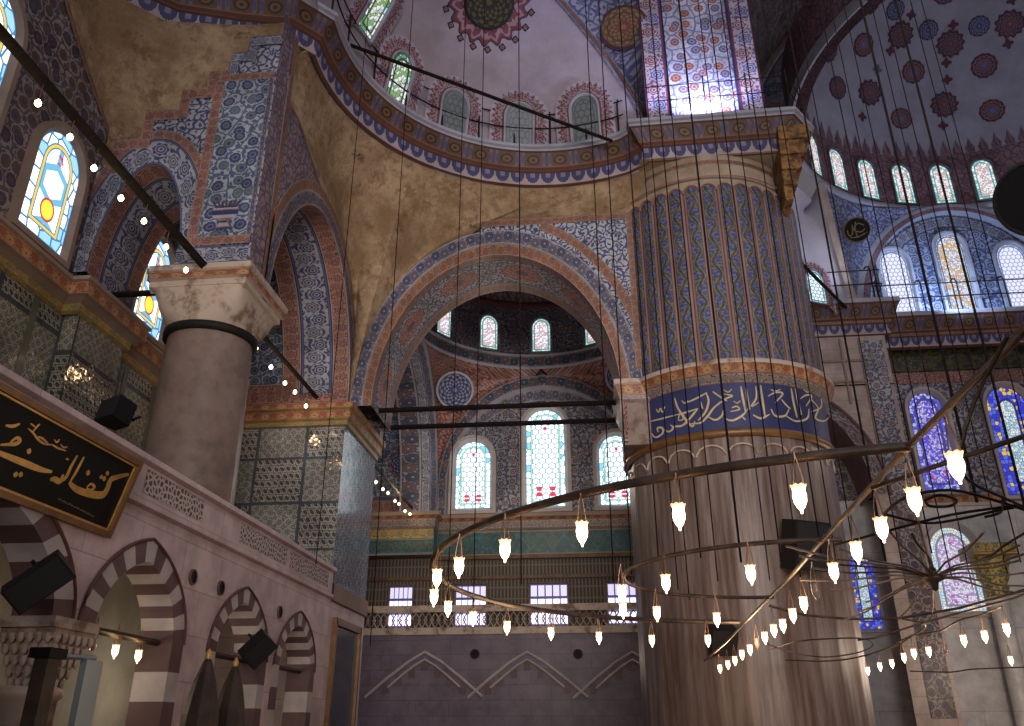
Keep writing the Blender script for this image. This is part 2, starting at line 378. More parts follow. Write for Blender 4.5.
# ------------------------------------------------------------------ mesh builder
class MB:
    def __init__(s): s.v = []; s.f = []; s.uv = []; s.mi = []; s.mats = []; s.sm = []
    def mat(s, m):
        if m not in s.mats: s.mats.append(m)
        return s.mats.index(m)
    def face(s, pts, m, uv=None, smooth=False):
        i = len(s.v); s.v += [tuple(p) for p in pts]; s.f.append(list(range(i, i+len(pts))))
        s.uv.append(uv or [(0, 0)]*len(pts)); s.mi.append(s.mat(m)); s.sm.append(smooth)
    def rows(s, R, m, uvf=None, smooth=True, norm=False, cyc=False, uvrows=None):
        """R: list of rows of points; u along a row (metres), v across rows (metres or 0..1)"""
        n = len(R[0]); i0 = len(s.v)
        for r in R: s.v += [tuple(p) for p in r]
        U = [[0.0]*n for _ in R]; W = [[0.0]*n for _ in R]
        for a, r in enumerate(R):
            for b in range(n):
                if b: U[a][b] = U[a][b-1] + (Vector(r[b]) - Vector(r[b-1])).length
                if a: W[a][b] = W[a-1][b] + (Vector(r[b]) - Vector(R[a-1][b])).length
        if norm:
            mid = U[len(R)//2]
            for a in range(len(R)):
                for b in range(n): U[a][b] = mid[b]; W[a][b] = a/(len(R)-1)
        mi = s.mat(m)
        for a in range(len(R)-1):
            for b in range(n-1):
                q = [(a, b), (a, b+1), (a+1, b+1), (a+1, b)]
                s.f.append([i0 + x*n + y for x, y in q])
                if uvf: s.uv.append([uvf(Vector(R[x][y])) for x, y in q])
                else: s.uv.append([(U[x][y], W[x][y]) for x, y in q])
                s.mi.append(mi); s.sm.append(smooth)
    def strip(s, A, B, m, smooth=True): s.rows([A, B], m, norm=True, smooth=smooth)
    def fill(s, A, B, m, n=1, uvf=None, smooth=False):
        R = [[Vector(a).lerp(Vector(b), t/n) for a, b in zip(A, B)] for t in range(n+1)]
        s.rows(R, m, uvf, smooth)
    def box(s, x0, x1, y0, y1, z0, z1, m, M=None):
        P = [Vector((x, y, z)) for z in (z0, z1) for y in (y0, y1) for x in (x0, x1)]
        if M: P = [M(p) for p in P]
        dx, dy, dz = x1-x0, y1-y0, z1-z0
        for q, (a, b) in (((0,1,5,4),(dx,dz)), ((3,2,6,7),(dx,dz)), ((2,0,4,6),(dy,dz)), ((1,3,7,5),(dy,dz)), ((4,5,7,6),(dx,dy)), ((2,3,1,0),(dx,dy))):
            s.face([P[i] for i in q], m, [(0,0),(a,0),(a,b),(0,b)])
    def tube(s, pts, r, m, n=8, caps=True, cyc=False):
        pts = [Vector(p) for p in pts]; R = []
        for i, p in enumerate(pts):
            t = (pts[min(i+1, len(pts)-1)] - pts[max(i-1, 0)])
            if cyc: t = pts[(i+1) % len(pts)] - pts[i-1]
            t.normalize(); up = Vector((0, 0, 1)) if abs(t.z) < .95 else Vector((0, 1, 0))
            a = t.cross(up).normalized(); b = a.cross(t)
            rr = r[i] if isinstance(r, (list, tuple)) else r
            R.append([p + (a*cos(2*pi*k/n) + b*sin(2*pi*k/n))*rr for k in range(n+1)])
        if cyc: R.append(R[0])
        s.rows(R, m)
        if caps and not cyc:
            s.face(R[0][:-1][::-1], m); s.face(R[-1][:-1], m)
    def lathe(s, prof, c, m, n=24, a0=0, a1=2*pi, smooth=True):
        c = Vector(c)
        R = [[c + Vector((r*cos(a0+(a1-a0)*k/n), r*sin(a0+(a1-a0)*k/n), z)) for k in range(n+1)] for r, z in prof]
        s.rows(R, m, smooth=smooth)
    def build(s, name, parent=None):
        me = bpy.data.meshes.new(name); me.from_pydata(s.v, [], s.f); me.update()
        for m in s.mats: me.materials.append(m)
        L = me.uv_layers.new(name='UVMap'); i = 0
        for p, u, mi, sm in zip(me.polygons, s.uv, s.mi, s.sm):
            p.material_index = mi; p.use_smooth = sm
            for k, t in enumerate(u): L.data[p.loop_start+k].uv = t
        o = bpy.data.objects.new(name, me); COL.objects.link(o)
        if parent: o.parent = parent
        return o
def tag(o, label=None, cat=None, group=None, kind=None):
    if label: o['label'] = label
    if cat: o['category'] = cat
    if group: o['group'] = group
    if kind: o['kind'] = kind
    return o
def struct(o, label, cat): return tag(o, label, cat, kind='structure')
def empty(name, loc=(0, 0, 0)):
    o = bpy.data.objects.new(name, None); o.location = loc; o.empty_display_size = .1; COL.objects.link(o); return o
def local(o, ch):        # keep child geometry given in world coordinates
    ch.parent = o; ch.matrix_parent_inverse = o.matrix_world.inverted() if False else ch.matrix_parent_inverse
    ch.location = tuple(-x for x in o.location); return ch
ORD = ['first', 'second', 'third', 'fourth', 'fifth', 'sixth', 'seventh', 'eighth', 'ninth', 'tenth', 'eleventh', 'twelfth', 'thirteenth',
       'fourteenth', 'fifteenth', 'sixteenth', 'seventeenth', 'eighteenth', 'nineteenth', 'twentieth', 'twenty-first', 'twenty-second', 'twenty-third', 'twenty-fourth']

def arch(c, a, zs, rise, n=40, e=0.0, leg=0.0):
    """(u, z) from left foot to right foot; e > 0 makes it pointed"""
    out = []
    if leg: out.append((c - a, zs - leg))
    R = a + e*a
    for i in range(n + 1):
        if e == 0:
            t = pi - pi*i/n; out.append((c + a*cos(t), zs + rise*sin(t)))
        else:
            hgt = sqrt(R*R - (e*a)**2)
            t = i/n*2 - 1; tm = math.acos(e*a/R)
            if t <= 0: th = pi - tm*(1 + t); x = e*a + R*cos(th); z = R*sin(th)
            else: th = tm*(1 - t); x = -e*a + R*cos(th); z = R*sin(th)
            out.append((c + x, zs + z*rise/hgt))
    if leg: out.append((c + a, zs - leg))
    return out
def PX(l, x): return [Vector((x, u, z)) for u, z in l]      # plane x = const
def PY(l, y): return [Vector((u, y, z)) for u, z in l]      # plane y = const
uvX = lambda p: (p.y, p.z)
uvY = lambda p: (p.x, p.z)
def xyz_sweep(path, prof_mats, closed=False):
    """path: plan points (x, y); prof rows: (offset to the right of travel, z); returns rows"""
    n = len(path); out = []
    for i in range(n):
        p = Vector(path[i]); d1 = (p - Vector(path[i-1])).normalized() if i else None
        d2 = (Vector(path[i+1]) - p).normalized() if i < n-1 else None
        if d1 is None: d1 = d2
        if d2 is None: d2 = d1
        n1 = Vector((d1.y, -d1.x)); n2 = Vector((d2.y, -d2.x)); nn = (n1 + n2)
        nn = nn / max(nn.length_squared*.5, .25) if nn.length > 1e-6 else n1
        out.append((p, nn))
    return out
def sweep(mb, path, prof, mats, norm=True):
    fr_ = xyz_sweep(path, None)
    for k in range(len(prof)-1):
        rows = []
        for o, z in (prof[k], prof[k+1]):
            rows.append([Vector((p.x + nn.x*o, p.y + nn.y*o, z)) for p, nn in fr_])
        mb.rows(rows, mats[k], norm=norm, smooth=False)
def coons(Cb, Ct, Cl, Cr):
    """Cb, Ct bottom / top curves (same length), Cl, Cr side curves (same length): grid rows bottom to top"""
    nu, nv = len(Cb), len(Cl); R = []
    for j in range(nv):
        v = j/(nv-1); r = []
        for i in range(nu):
            u = i/(nu-1)
            p = Cb[i]*(1-v) + Ct[i]*v + Cl[j]*(1-u) + Cr[j]*u - (Cb[0]*(1-u)*(1-v) + Cb[-1]*u*(1-v) + Ct[0]*(1-u)*v + Ct[-1]*u*v)
            r.append(p)
        R.append(r)
    return R
def resample(P, n):
    P = [Vector(p) for p in P]; d = [0]
    for a, b in zip(P, P[1:]): d.append(d[-1] + (b-a).length)
    out = []; j = 0
    for i in range(n):
        t = d[-1]*i/(n-1)
        while j < len(P)-2 and d[j+1] < t: j += 1
        out.append(P[j].lerp(P[j+1], (t-d[j])/max(d[j+1]-d[j], 1e-9)))
    return out
exec_parts = []
# ================================================================== SETTING
LX, OX, YF, YK, WY = -5.3, -8.2, 16.65, 18.4, 27.0
NAMES = {}
def frame_curve(o, r, u, pts):      # local (a, b) -> world
    return [o + r*a + u*b for a, b in pts]
WIN = [0]
def window(o, right, up, w, h, gm, fm, label, fw=.12, depth=.10, gap=.03, round_=1.15, ros=None, rosw=.35, flat=False):
    """arched stained-glass window: o = middle of the sill, on the wall face"""
    right = Vector(right).normalized(); up = Vector(up).normalized(); nrm = right.cross(up).normalized()
    if nrm.dot(EYE - o) < 0: nrm = -nrm
    a = w/2; k = min(a*round_, h*.6)
    def outline(d):
        A = a + d; K = k + d
        if flat: P = [(-A, -d), (-A, h + d), (A, h + d), (A, -d)]; return P
        P = [(-A, -d)] + [(-A*cos(t)*(1.0), h - k + K*sin(t)**.92) for t in [pi*i/20 for i in range(21)]] + [(A, -d)]
        return P
    WIN[0] += 1
    fm2 = fm
    mb = MB(); i_ = outline(0); m_ = outline(fw*.45); o_ = outline(fw)
    P0 = frame_curve(o + nrm*gap, right, up, i_ + [i_[0]]); P1 = frame_curve(o + nrm*depth, right, up, m_ + [m_[0]])
    P2 = frame_curve(o + nrm*depth, right, up, o_ + [o_[0]]); P3 = frame_curve(o, right, up, o_ + [o_[0]])
    mb.rows([P3, P2, P1, P0], fm2, smooth=False)
    root = mb.build('window_%d' % WIN[0]); struct(root, label, 'window')
    g = MB(); gp = frame_curve(o + nrm*(gap+.005), right, up, i_)
    g.face(gp, gm, [((x + a)/w, y/h) for x, y in i_]); go = g.build('stained_glass', root)
    if ros:
        rb = MB(); A = frame_curve(o + nrm*.02, right, up, o_); B = frame_curve(o + nrm*.02, right, up, outline(fw + rosw))
        rb.strip(A, B, ros, smooth=False); rb.build('painted_border', root)
    return root

# ---- floor
mb = MB(); mb.face([(-9, -4, 0), (16, -4, 0), (16, 28, 0), (-9, 28, 0)], M_CARPET, [(0, 0), (25, 0), (25, 32), (0, 32)])
struct(mb.build('floor'), 'red carpeted prayer hall floor below the chandelier', 'floor')

# ---- lower gallery wall with striped arches
ARC = [(6.75, 1.22, .34), (9.58, .86, .30), (12.5, .80, .27), (14.9, .76, .26)]       # centre, inner half, ring width
ZS = 2.62
def lowz(a, rw): return a*1.0
mb = MB(); lo = [(2.0, 0)]; vb = []
for c, a, rw in ARC:
    oa = a + rw
    o_ = arch(c, oa, ZS, {1.22: 1.2, .86: 1.08, .80: .97, .76: .93}[a], 30, .5)
    lo += [(c - oa, 0 if c != 9.58 else ZS-.02)] + o_ + [(c + oa, 0 if c > 7 else ZS-.02)]
    vb.append(o_)
lo += [(16.52, 0)]
A = PX(lo, LX); B = [Vector((LX, p.y, 4.06)) for p in A]
mb.fill(A, B, M_MARBLE, 6, uvX)
wl = struct(mb.build('wall_left'), 'pale marble gallery wall with striped red and white pointed arches', 'wall')
for (c, a, rw), o_ in zip(ARC, vb):
    rise = {1.22: .98, .86: .82, .80: .75, .76: .71}[a]
    i_ = arch(c, a, ZS, rise, 30, .5)
    v = MB()
    for k in range(0, 30, 2):
        m = M_RSTONE if (k//2) % 2 == 0 else M_WSTONE
        v.fill([Vector((LX+.02, y, z)) for y, z in o_[k:k+3]], [Vector((LX+.02, y, z)) for y, z in i_[k:k+3]], m)
        v.fill([Vector((LX+.02, y, z)) for y, z in i_[k:k+3]], [Vector((LX-.40, y, z)) for y, z in i_[k:k+3]], m)
    for s_ in (-1, 1):       # jambs in courses
        if (c < 7 and s_ > 0) or (c == 9.58 and s_ < 0): continue
        for q in range(8):
            z1 = ZS - q*.33; z0 = max(z1 - .33, 0); m = M_RSTONE if q % 2 == (0 if s_ > 0 else 1) else M_WSTONE
            ya, yb = c + s_*a, c + s_*(a + rw)
            v.face([(LX+.02, ya, z0), (LX+.02, yb, z0), (LX+.02, yb, z1), (LX+.02, ya, z1)], m)
            v.face([(LX+.02, ya, z0), (LX-.40, ya, z0), (LX-.40, ya, z1), (LX+.02, ya, z1)], m)
    # thin raised archivolt
    v.tube([Vector((LX+.025, y, z)) for y, z in o_], .02, M_DRED, 6)
    struct(v.build('arch_voussoirs', wl), None, None)
# string courses, parapet and pierced panels
pp = MB(); path = [(LX, 2.0), (LX, 16.5)]
sweep(pp, path, [(0, 3.98), (.07, 4.0), (.07, 4.06), (.03, 4.09), (.03, 4.47), (.10, 4.49), (.10, 4.56), (-.2, 4.58), (-.2, 4.1)], [M_MARBLE]*8, norm=False)
for y0, y1 in ((5.0, 6.6), (9.15, 10.7), (11.95, 13.9), (14.05, 16.2)):
    pp.face([(LX+.035, y0, 4.15), (LX+.035, y1, 4.15), (LX+.035, y1, 4.43), (LX+.035, y0, 4.43)], M_PIERCED, [(y0, 0), (y1, 0), (y1, .28), (y0, .28)])
struct(pp.build('trim_1'), 'marble gallery parapet with pierced fretwork panels under the column', 'parapet')
# dark round sockets in the wall
for i, (px, py) in enumerate([(192, 577), (220, 588), (279, 612)]):
    p = onx(px, py, LX); r = MB(); n = 20
    ring = [(cos(2*pi*k/n)*.1, sin(2*pi*k/n)*.1) for k in range(n+1)]
    r.rows([[Vector((LX, p.y+a, p.z+b)) for a, b in ring], [Vector((LX+.03, p.y+a, p.z+b)) for a, b in ring], [Vector((LX+.03, p.y+a*.8, p.z+b*.8)) for a, b in ring]], M_RSTONE, smooth=False)
    r.face([Vector((LX+.02, p.y+a*.8, p.z+b*.8)) for a, b in ring[:-1]], M_BOARD)
    tag(r.build('wall_roundel'), ['dark stone roundel between the two largest arches, nearer the board', 'dark stone roundel just left of the middle striped arch', 'dark stone roundel between the two far striped arches'][i], 'roundel', 'dark roundels set in the gallery wall')
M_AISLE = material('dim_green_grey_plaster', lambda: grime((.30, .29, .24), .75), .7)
# gallery slab and the room behind the arches
mb = MB(); mb.box(OX, LX-.2, 2, 16.5, 3.9, 4.05, M_STONEC)
struct(mb.build('ceiling'), 'stone gallery floor slab behind the parapet, over the arches', 'ceiling')
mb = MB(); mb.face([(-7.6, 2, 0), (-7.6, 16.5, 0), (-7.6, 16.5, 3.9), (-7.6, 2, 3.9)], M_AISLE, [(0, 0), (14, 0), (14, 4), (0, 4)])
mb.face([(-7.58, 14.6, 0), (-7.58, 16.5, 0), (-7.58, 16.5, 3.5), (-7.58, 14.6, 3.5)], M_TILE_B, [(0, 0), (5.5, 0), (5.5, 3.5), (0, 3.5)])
struct(mb.build('wall_back'), 'dim wall behind the lower gallery arches', 'wall')
# squat column with stalactite capital between the two near arches
mb = MB(); cc = (LX-.30, 8.36, 0)
mb.lathe([(.26, 0), (.26, 1.9), (.3, 1.93), (.3, 1.99), (.26, 2.02)], cc, M_STONEC, 20)
for k in range(5):
    h_ = .20 + .035*k; z0 = 2.04 + .1*k
    mb.box(cc[0]-h_*.6, cc[0]+h_, cc[1]-h_, cc[1]+h_, z0, z0+.1, M_STONEC)
    n_ = 4 + k//2
    for q_ in range(n_):
        o_ = -h_ + (q_+.5)*2*h_/n_
        mb.lathe([(0, z0-.05), (.03, z0-.02), (.035, z0+.05)], (cc[0]+h_+.01, cc[1]+o_, 0), M_STONEC, 6); mb.lathe([(0, z0-.05), (.03, z0-.02), (.035, z0+.05)], (cc[0]+.2*h_+o_*.8, cc[1]-h_-.01, 0), M_STONEC, 6)
mb.box(cc[0]-.24, cc[0]+.37, cc[1]-.40, cc[1]+.37, 2.54, 2.64, M_STONEC)
struct(mb.build('stalactite_column'), 'squat column with carved stalactite capital between striped arches', 'column')

M_BRDR = band('dark_tile_border', (.045, .055, .06), (.2, .2, .16), (.10, .07, .05), (.05, .07, .09), .3, .2, line=(.2, .2, .17), rough=.15)
# ---- outer gallery wall (windows, cornice, tiles)
mb = MB()
mb.face([(OX, 2, 8.0), (OX, 16.6, 8.0), (OX, 16.6, 13.6), (OX, 2, 13.6)], M_FLOR_D, [(2, 8), (16.6, 8), (16.6, 13.6), (2, 13.6)])
mb.face([(OX, 2, 4.0), (OX, 16.6, 4.0), (OX, 16.6, 8.0), (OX, 2, 8.0)], M_TILE_G, [(2, 4), (16.6, 4), (16.6, 8), (2, 8)])
mb.box(OX, OX+.28, 11.0, 12.3, 4.0, 7.6, M_TILE_G)
mb.box(OX, OX+.06, 14.1, 14.5, 4.0, 7.6, M_TILE_B)
for y_ in (9.4, 10.3, 12.9, 13.9): mb.box(OX, OX+.012, y_, y_+.14, 4.0, 7.6, M_BRDR)
struct(mb.build('wall_left_outer'), 'outer gallery wall with dark floral painting above green tiles', 'wall')
mb = MB(); pth = [(OX, 2), (OX, 10.95), (OX+.28, 10.95), (OX+.28, 12.35), (OX, 12.35), (OX, 16.55)]
sweep(mb, pth, [(0, 7.5), (.06, 7.54), (.06, 7.66), (.16, 7.72), (.22, 7.74), (.22, 7.95), (.26, 7.97), (.26, 8.03), (0, 8.05)],
      [M_GOLDFR, M_GOLDFR, M_FRAMEB, M_FRAMEB, M_ORANGE2, M_FRAMEB, M_FRAMEB, M_FRAMEB])
struct(mb.build('trim_2'), 'orange painted cornice under the left gallery windows', 'cornice')
G_LEFT = glass('lit_glass_left', 1.05, 1.85, (WH, (.22, .42, .62), WH), (.62, .38, .03), ((.10, .30, .45), WH), ((.36, .03, .03), (.8, .50, .04), True), 2.2, .25, (.03, .14, .28), .17, .235, .55, rnd=.55)
for i, (y, z, lab) in enumerate([(8.0, 8.45, 'stained-glass window cut by the top left corner, above the iron bar'), (10.05, 8.33, 'large arched stained-glass window nearest the viewer on the left wall'), (13.2, 8.33, 'arched stained-glass window seen between the cross arch and the column')]):
    if i == 0: y, z = 8.02, 9.35
    window(Vector((OX, y, z)), (0, 1, 0), (0, 0, 1), 1.05, 1.85 if i else 1.9, G_LEFT, M_FRAMEB, lab, .16, .12, .03, 1.2)
# painted arch over each window bay of the outer wall
mb = MB()
for c, a, rise in ((14.35, 1.95, 3.4),):
    o1 = PX(arch(c, a+.5, 8.05, rise+.5, 30), OX+.25); i1 = PX(arch(c, a, 8.05, rise, 30), OX+.25); i2 = PX(arch(c, a, 8.05, rise, 30), OX)
    mb.strip(o1, i1, M_BLUEB2); mb.strip(i1, i2, M_ORANGE)
    o2 = PX(arch(c, a-.28, 8.05, rise-.28, 30), OX+.02); mb.strip(PX(arch(c, a, 8.05, rise, 30), OX+.02), o2, M_ORANGE)
ed = [onx(*q, OX+.02) for q in [(112, 158), (110, 130), (97, 95), (85, 60), (70, 10), (60, -30)]]
e2 = [p + Vector((0, -.10, -.03)) for p in ed]
mb.strip(ed, e2, M_ORANGE)
struct(mb.build('trim_3'), 'painted arch ribs around the windows of the left wall', 'arch')

# ---- marble column with flared capital
CCX, CCY = -6.08, 11.72
mb = MB(); mb.lathe([(.80, 4.0), (.80, 4.2), (.72, 4.3), (.70, 4.45), (.69, 5.2), (.645, 7.25)], (CCX, CCY, 0), M_COLUMN, 40)
col = struct(mb.build('column'), 'thick grey marble column standing on the gallery', 'column')
mb = MB(); mb.lathe([(.65, 7.22), (.72, 7.24), (.72, 7.34), (.66, 7.36)], (CCX, CCY, 0), M_IRON, 40); tag(mb.build('collar', col), 'dark metal collar')
mb = MB(); R = []
for k in range(9):
    t = k/8; rr = .64 + .10*t**1.3; row = []
    for q in range(49):
        a = 2*pi*q/48 + pi/4; e = 2 + 14*t**1.5; d = (abs(cos(a))**e + abs(sin(a))**e)**(-1/e)
        row.append(Vector((CCX + rr*d*cos(a), CCY + rr*d*sin(a), 7.36 + .55*t)))
    R.append(row)
mb.rows(R, M_STONEC); mb.build('capital', col)
mb = MB(); x0, x1, y0, y1 = -6.86, -5.30, 10.98, 12.48
sweep(mb, [(x0, y0), (x1, y0), (x1, y1), (x0, y1), (x0, y0)], [(-.1, 7.86), (.0, 7.92), (.0, 8.02), (.05, 8.04), (.05, 8.15), (.08, 8.17), (.08, 8.26), (-.4, 8.27)],
      [M_STONEC, M_STONEC, M_STONEC, M_ORANGE2, M_STONEC, M_STONEC, M_STONEC]); mb.build('impost', col)

# ---- front face over the cross arch: stepped spandrel, bands and the tall flower panel (plane y = 11)
Y0 = 10.99
ST = [(-8.2, 10.35), (-7.98, 10.35), (-7.98, 10.82), (-7.52, 10.82), (-7.52, 11.40), (-6.94, 11.40), (-6.94, 11.82), (-6.50, 11.82), (-6.50, 12.20), (-6.16, 12.20), (-6.16, 12.58), (-5.86, 12.58), (-5.86, 12.92), (-5.30, 12.92)]
def stz(x):
    for (a, z), (b, z2) in zip(ST, ST[1:]):
        if a <= x <= b and z == z2: return z
    return 12.92
c, hi_, ho_ = -7.22, .74, 1.14
mb = MB()
xs = [ -8.2 + 2.9*i/240 for i in range(241)]
def az(x, a, r):
    t = (x - c)/a; return 8.27 + r*sqrt(max(0, 1 - t*t)) if abs(t) < 1 else 8.27
lo = [Vector((x, Y0, az(x, 1.3, 2.72))) for x in xs]; hi = [Vector((x, Y0, max(stz(x), az(x, 1.3, 2.72)))) for x in xs]
mb.fill(lo, hi, M_ARAB_B, 1, uvY)
aO = PY(arch(c, 1.3, 8.27, 2.72, 40), Y0-.02); aM = PY(arch(c, ho_, 8.27, 2.54, 40), Y0-.02); aI = PY(arch(c, hi_, 8.27, 2.0, 40), Y0-.02)
clip = lambda L: [Vector((min(max(p.x, -8.2), -5.32), p.y, p.z)) for p in L]
mb.strip(clip(aO), clip(aM), M_REDB); mb.strip(clip(aM), clip(aI), M_BLUEB)
aB = PY(arch(c, hi_, 8.27, 2.0, 40), 12.45); aMid = PY(arch(c, hi_, 8.27, 2.0, 40), 11.35); aMid2 = PY(arch(c, hi_, 8.27, 2.0, 40), 12.1)
aI2 = PY(arch(c, hi_, 8.27, 2.0, 40), Y0-.02)
mb.strip(aI2, aMid, M_REDB); mb.strip(aMid, aMid2, M_BLUEB); mb.strip(aMid2, aB, M_REDB)
# frame and tall panel
def rect(x0_, x1_, z0_, z1_, m, y=Y0-.03, horiz=None):
    w_, h_ = x1_-x0_, z1_-z0_
    if horiz is None: uv = [(x0_, z0_), (x1_, z0_), (x1_, z1_), (x0_, z1_)]
    elif horiz: uv = [(x0_, 0), (x1_, 0), (x1_, 1), (x0_, 1)]
    else: uv = [(z0_, 0), (z0_, 1), (z1_, 1), (z1_, 0)]
    mb.face([(x0_, y, z0_), (x1_, y, z0_), (x1_, y, z1_), (x0_, y, z1_)], m, uv)
rect(-6.38, -6.20, 8.62, 12.0, M_REDB, horiz=False); rect(-6.38, -5.32, 8.62, 8.78, M_REDB, Y0-.035, True); rect(-6.38, -5.32, 11.95, 12.10, M_REDB, Y0-.035, True)
rect(-6.20, -5.40, 8.78, 11.95, M_FLOR_B); rect(-6.5, -5.32, 8.28, 8.60, M_BLUEB, horiz=True); rect(-5.40, -5.31, 8.78, 11.94, M_BLUEB2, horiz=False)
# vase painted at the foot of the panel
vz = [(.17, .0), (.17, .03), (.09, .05), (.05, .12), (.06, .16), (.17, .21), (.22, .27), (.23, .36), (.21, .38), (.21, .41), (.17, .44)]
for q_, ((r0, z0_), (r1, z1_)) in enumerate(zip(vz, vz[1:])):
    mb.face([(-5.80-r0, Y0-.036, 8.9+z0_), (-5.80+r0, Y0-.036, 8.9+z0_), (-5.80+r1, Y0-.036, 8.9+z1_), (-5.80-r1, Y0-.036, 8.9+z1_)], [M_BLUEBAND, M_ORANGE2, M_SLAB][q_ % 3], [(0, .2), (.4, .2), (.4, .8), (0, .8)])
for q_ in range(7): mb.tube([(-5.8 + (q_-3)*.05, Y0-.036, 9.3), (-5.8 + (q_-3)*.075, Y0-.036, 9.42 + .03*(q_ % 2))], .018, M_DRED if q_ % 2 else M_BLUEBAND, 5)
# stepped border
for (a, z), (b, z2) in zip(ST[1:], ST[2:]):
    if z == z2: rect(a-.02, b+.02, z-.20, z+.02, M_REDB if a < -6.2 else M_BLUEB, Y0-.03, True)
    else: rect(a-.02, a+.16, min(z, z2)-.2, max(z, z2)+.02, M_REDB if a < -6.4 else M_BLUEB, Y0-.028, False)
rect(-5.9, -5.30, 12.3, 13.30, M_PLASTER, 11.03)
wf = struct(mb.build('wall_cross_arch'), 'blue tiled spandrel with stepped red border and vase panel above the column', 'wall')
# right-hand face of the same pillar (plane x = LX)
mb = MB()
def rectX(y0_, y1_, z0_, z1_, m, x=LX, horiz=None):
    if horiz is None: uv = [(y0_, z0_), (y1_, z0_), (y1_, z1_), (y0_, z1_)]
    elif horiz: uv = [(y0_, 0), (y1_, 0), (y1_, 1), (y0_, 1)]
    else: uv = [(z0_, 0), (z0_, 1), (z1_, 1), (z1_, 0)]
    mb.face([(x, y0_, z0_), (x, y1_, z0_), (x, y1_, z1_), (x, y0_, z1_)], m, uv)
rectX(10.99, 11.50, 8.27, 13.5, M_ARAB_P); rectX(11.50, 11.68, 8.27, 13.5, M_ORANGE, LX+.01, False); rectX(11.68, 12.3, 12.0, 13.5, M_PLASTER)
# side arch of the gallery bay: face rings, triangle of painted spandrel, deep soffit
ya, yh, yr = 14.2, 2.36, 3.12
def inb(L): return [Vector((p.x, min(max(p.y, 11.62), 16.64), p.z)) for p in L]
A0 = PX(arch(ya, yh, 8.0, yr, 60), LX+.01); A1 = PX(arch(ya, yh+.30, 8.0, yr+.28, 60), LX+.01); A2 = PX(arch(ya, yh+.48, 8.0, yr+.50, 60), LX+.01)
mb.strip(inb(A2), inb(A1), M_ORANGE); mb.strip(inb(A1), A0, M_BLUEB2)
ys = [11.66 + (13.9-11.66)*i/40 for i in range(41)]
def zy(y): t = (y - ya)/(yh+.48); return 8.0 + (yr+.5)*sqrt(max(0, 1-t*t))
T0 = [Vector((LX, y, zy(y))) for y in ys]; T1 = [Vector((LX, y, max(zy(y), 12.05 - .33*max(0, y-12.2)))) for y in ys]
mb.fill(T0, T1, M_ARAB_P, 3, uvX); mb.strip(T1, [p + Vector((.012, 0, -.10)) for p in T1], M_ORANGE)
def soff(x): return PX(arch(ya, yh, 8.0, yr, 60), x)
mb.strip(soff(LX+.01), soff(-5.68), M_REDB); mb.strip(soff(-5.68), soff(-6.38), M_BLUEB); mb.strip(soff(-6.38), soff(-6.8), M_REDB)
# inner painted wall behind the arch
struct(mb.build('wall_gallery_arch'), 'painted side arch of the gallery bay with red and blue flower bands', 'arch')

# ---- pilaster block with tiled faces, cornice
PY0, PY1 = 16.52, 19.05
mb = MB()
mb.face([(OX, PY0, 4.0), (LX, PY0, 4.0), (LX, PY0, 7.65), (OX, PY0, 7.65)], M_TILE_P, [(0, 0), (2.9, 0), (2.9, 3.65), (0, 3.65)])
mb.face([(LX, PY0, 4.3), (LX, PY1, 4.3), (LX, PY1, 7.65), (LX, PY0, 7.65)], M_TILE_B, [(0, 0), (2.5, 0), (2.5, 3.35), (0, 3.35)])
mb.face([(LX, PY1, 0), (OX, PY1, 0), (OX, PY1, 7.65), (LX, PY1, 7.65)], M_MARBLE, [(0, 0), (2.9, 0), (2.9, 7.65), (0, 7.65)])
mb.face([(LX, PY0, 0), (LX, PY1, 0), (LX, PY1, 4.0), (LX, PY0, 4.0)], M_MARBLE, [(0, 0), (2.5, 0), (2.5, 4), (0, 4)])
mb.face([(OX, PY0, 0), (LX, PY0, 0), (LX, PY0, 4), (OX, PY0, 4)], M_MARBLE, [(0, 0), (2.5, 0), (2.5, 4), (0, 4)])
sweep(mb, [(LX, PY0), (LX, PY1)], [(0, 3.95), (.06, 3.97), (.06, 4.28), (.0, 4.32)], [M_FRAMEB]*3)
mb.face([(OX, PY0+.05, 8), (LX, PY0+.05, 8), (LX, PY0+.05, 11.5), (OX, PY0+.05, 11.5)], M_FLOR_B, [(0, 0), (2.9, 0), (2.9, 3.5), (0, 3.5)])
for zc, hh in ((8.05, .5), (9.9, .2)):
    mb.face([(OX, PY0+.03, zc), (LX, PY0+.03, zc), (LX, PY0+.03, zc+hh), (OX, PY0+.03, zc+hh)], M_REDB, [(0, 0), (2.9, 0), (2.9, 1), (0, 1)])
struct(mb.build('pilaster'), 'big tiled pilaster with blue side face beside the far arch', 'pilaster')
mb = MB()
sweep(mb, [(OX, PY0), (LX, PY0), (LX, PY1), (OX, PY1)], [(0, 7.5), (.05, 7.53), (.05, 7.62), (.11, 7.66), (.11, 7.84), (.18, 7.87), (.18, 8.0), (-.5, 8.02)],
      [M_TEALTOP, M_GOLDFR, M_GOLDFR, M_ORANGE2, M_GOLDFR, M_ORANGE2, M_STONEC])
struct(mb.build('trim_4'), 'gilded orange cornice round the tiled pilaster', 'cornice')

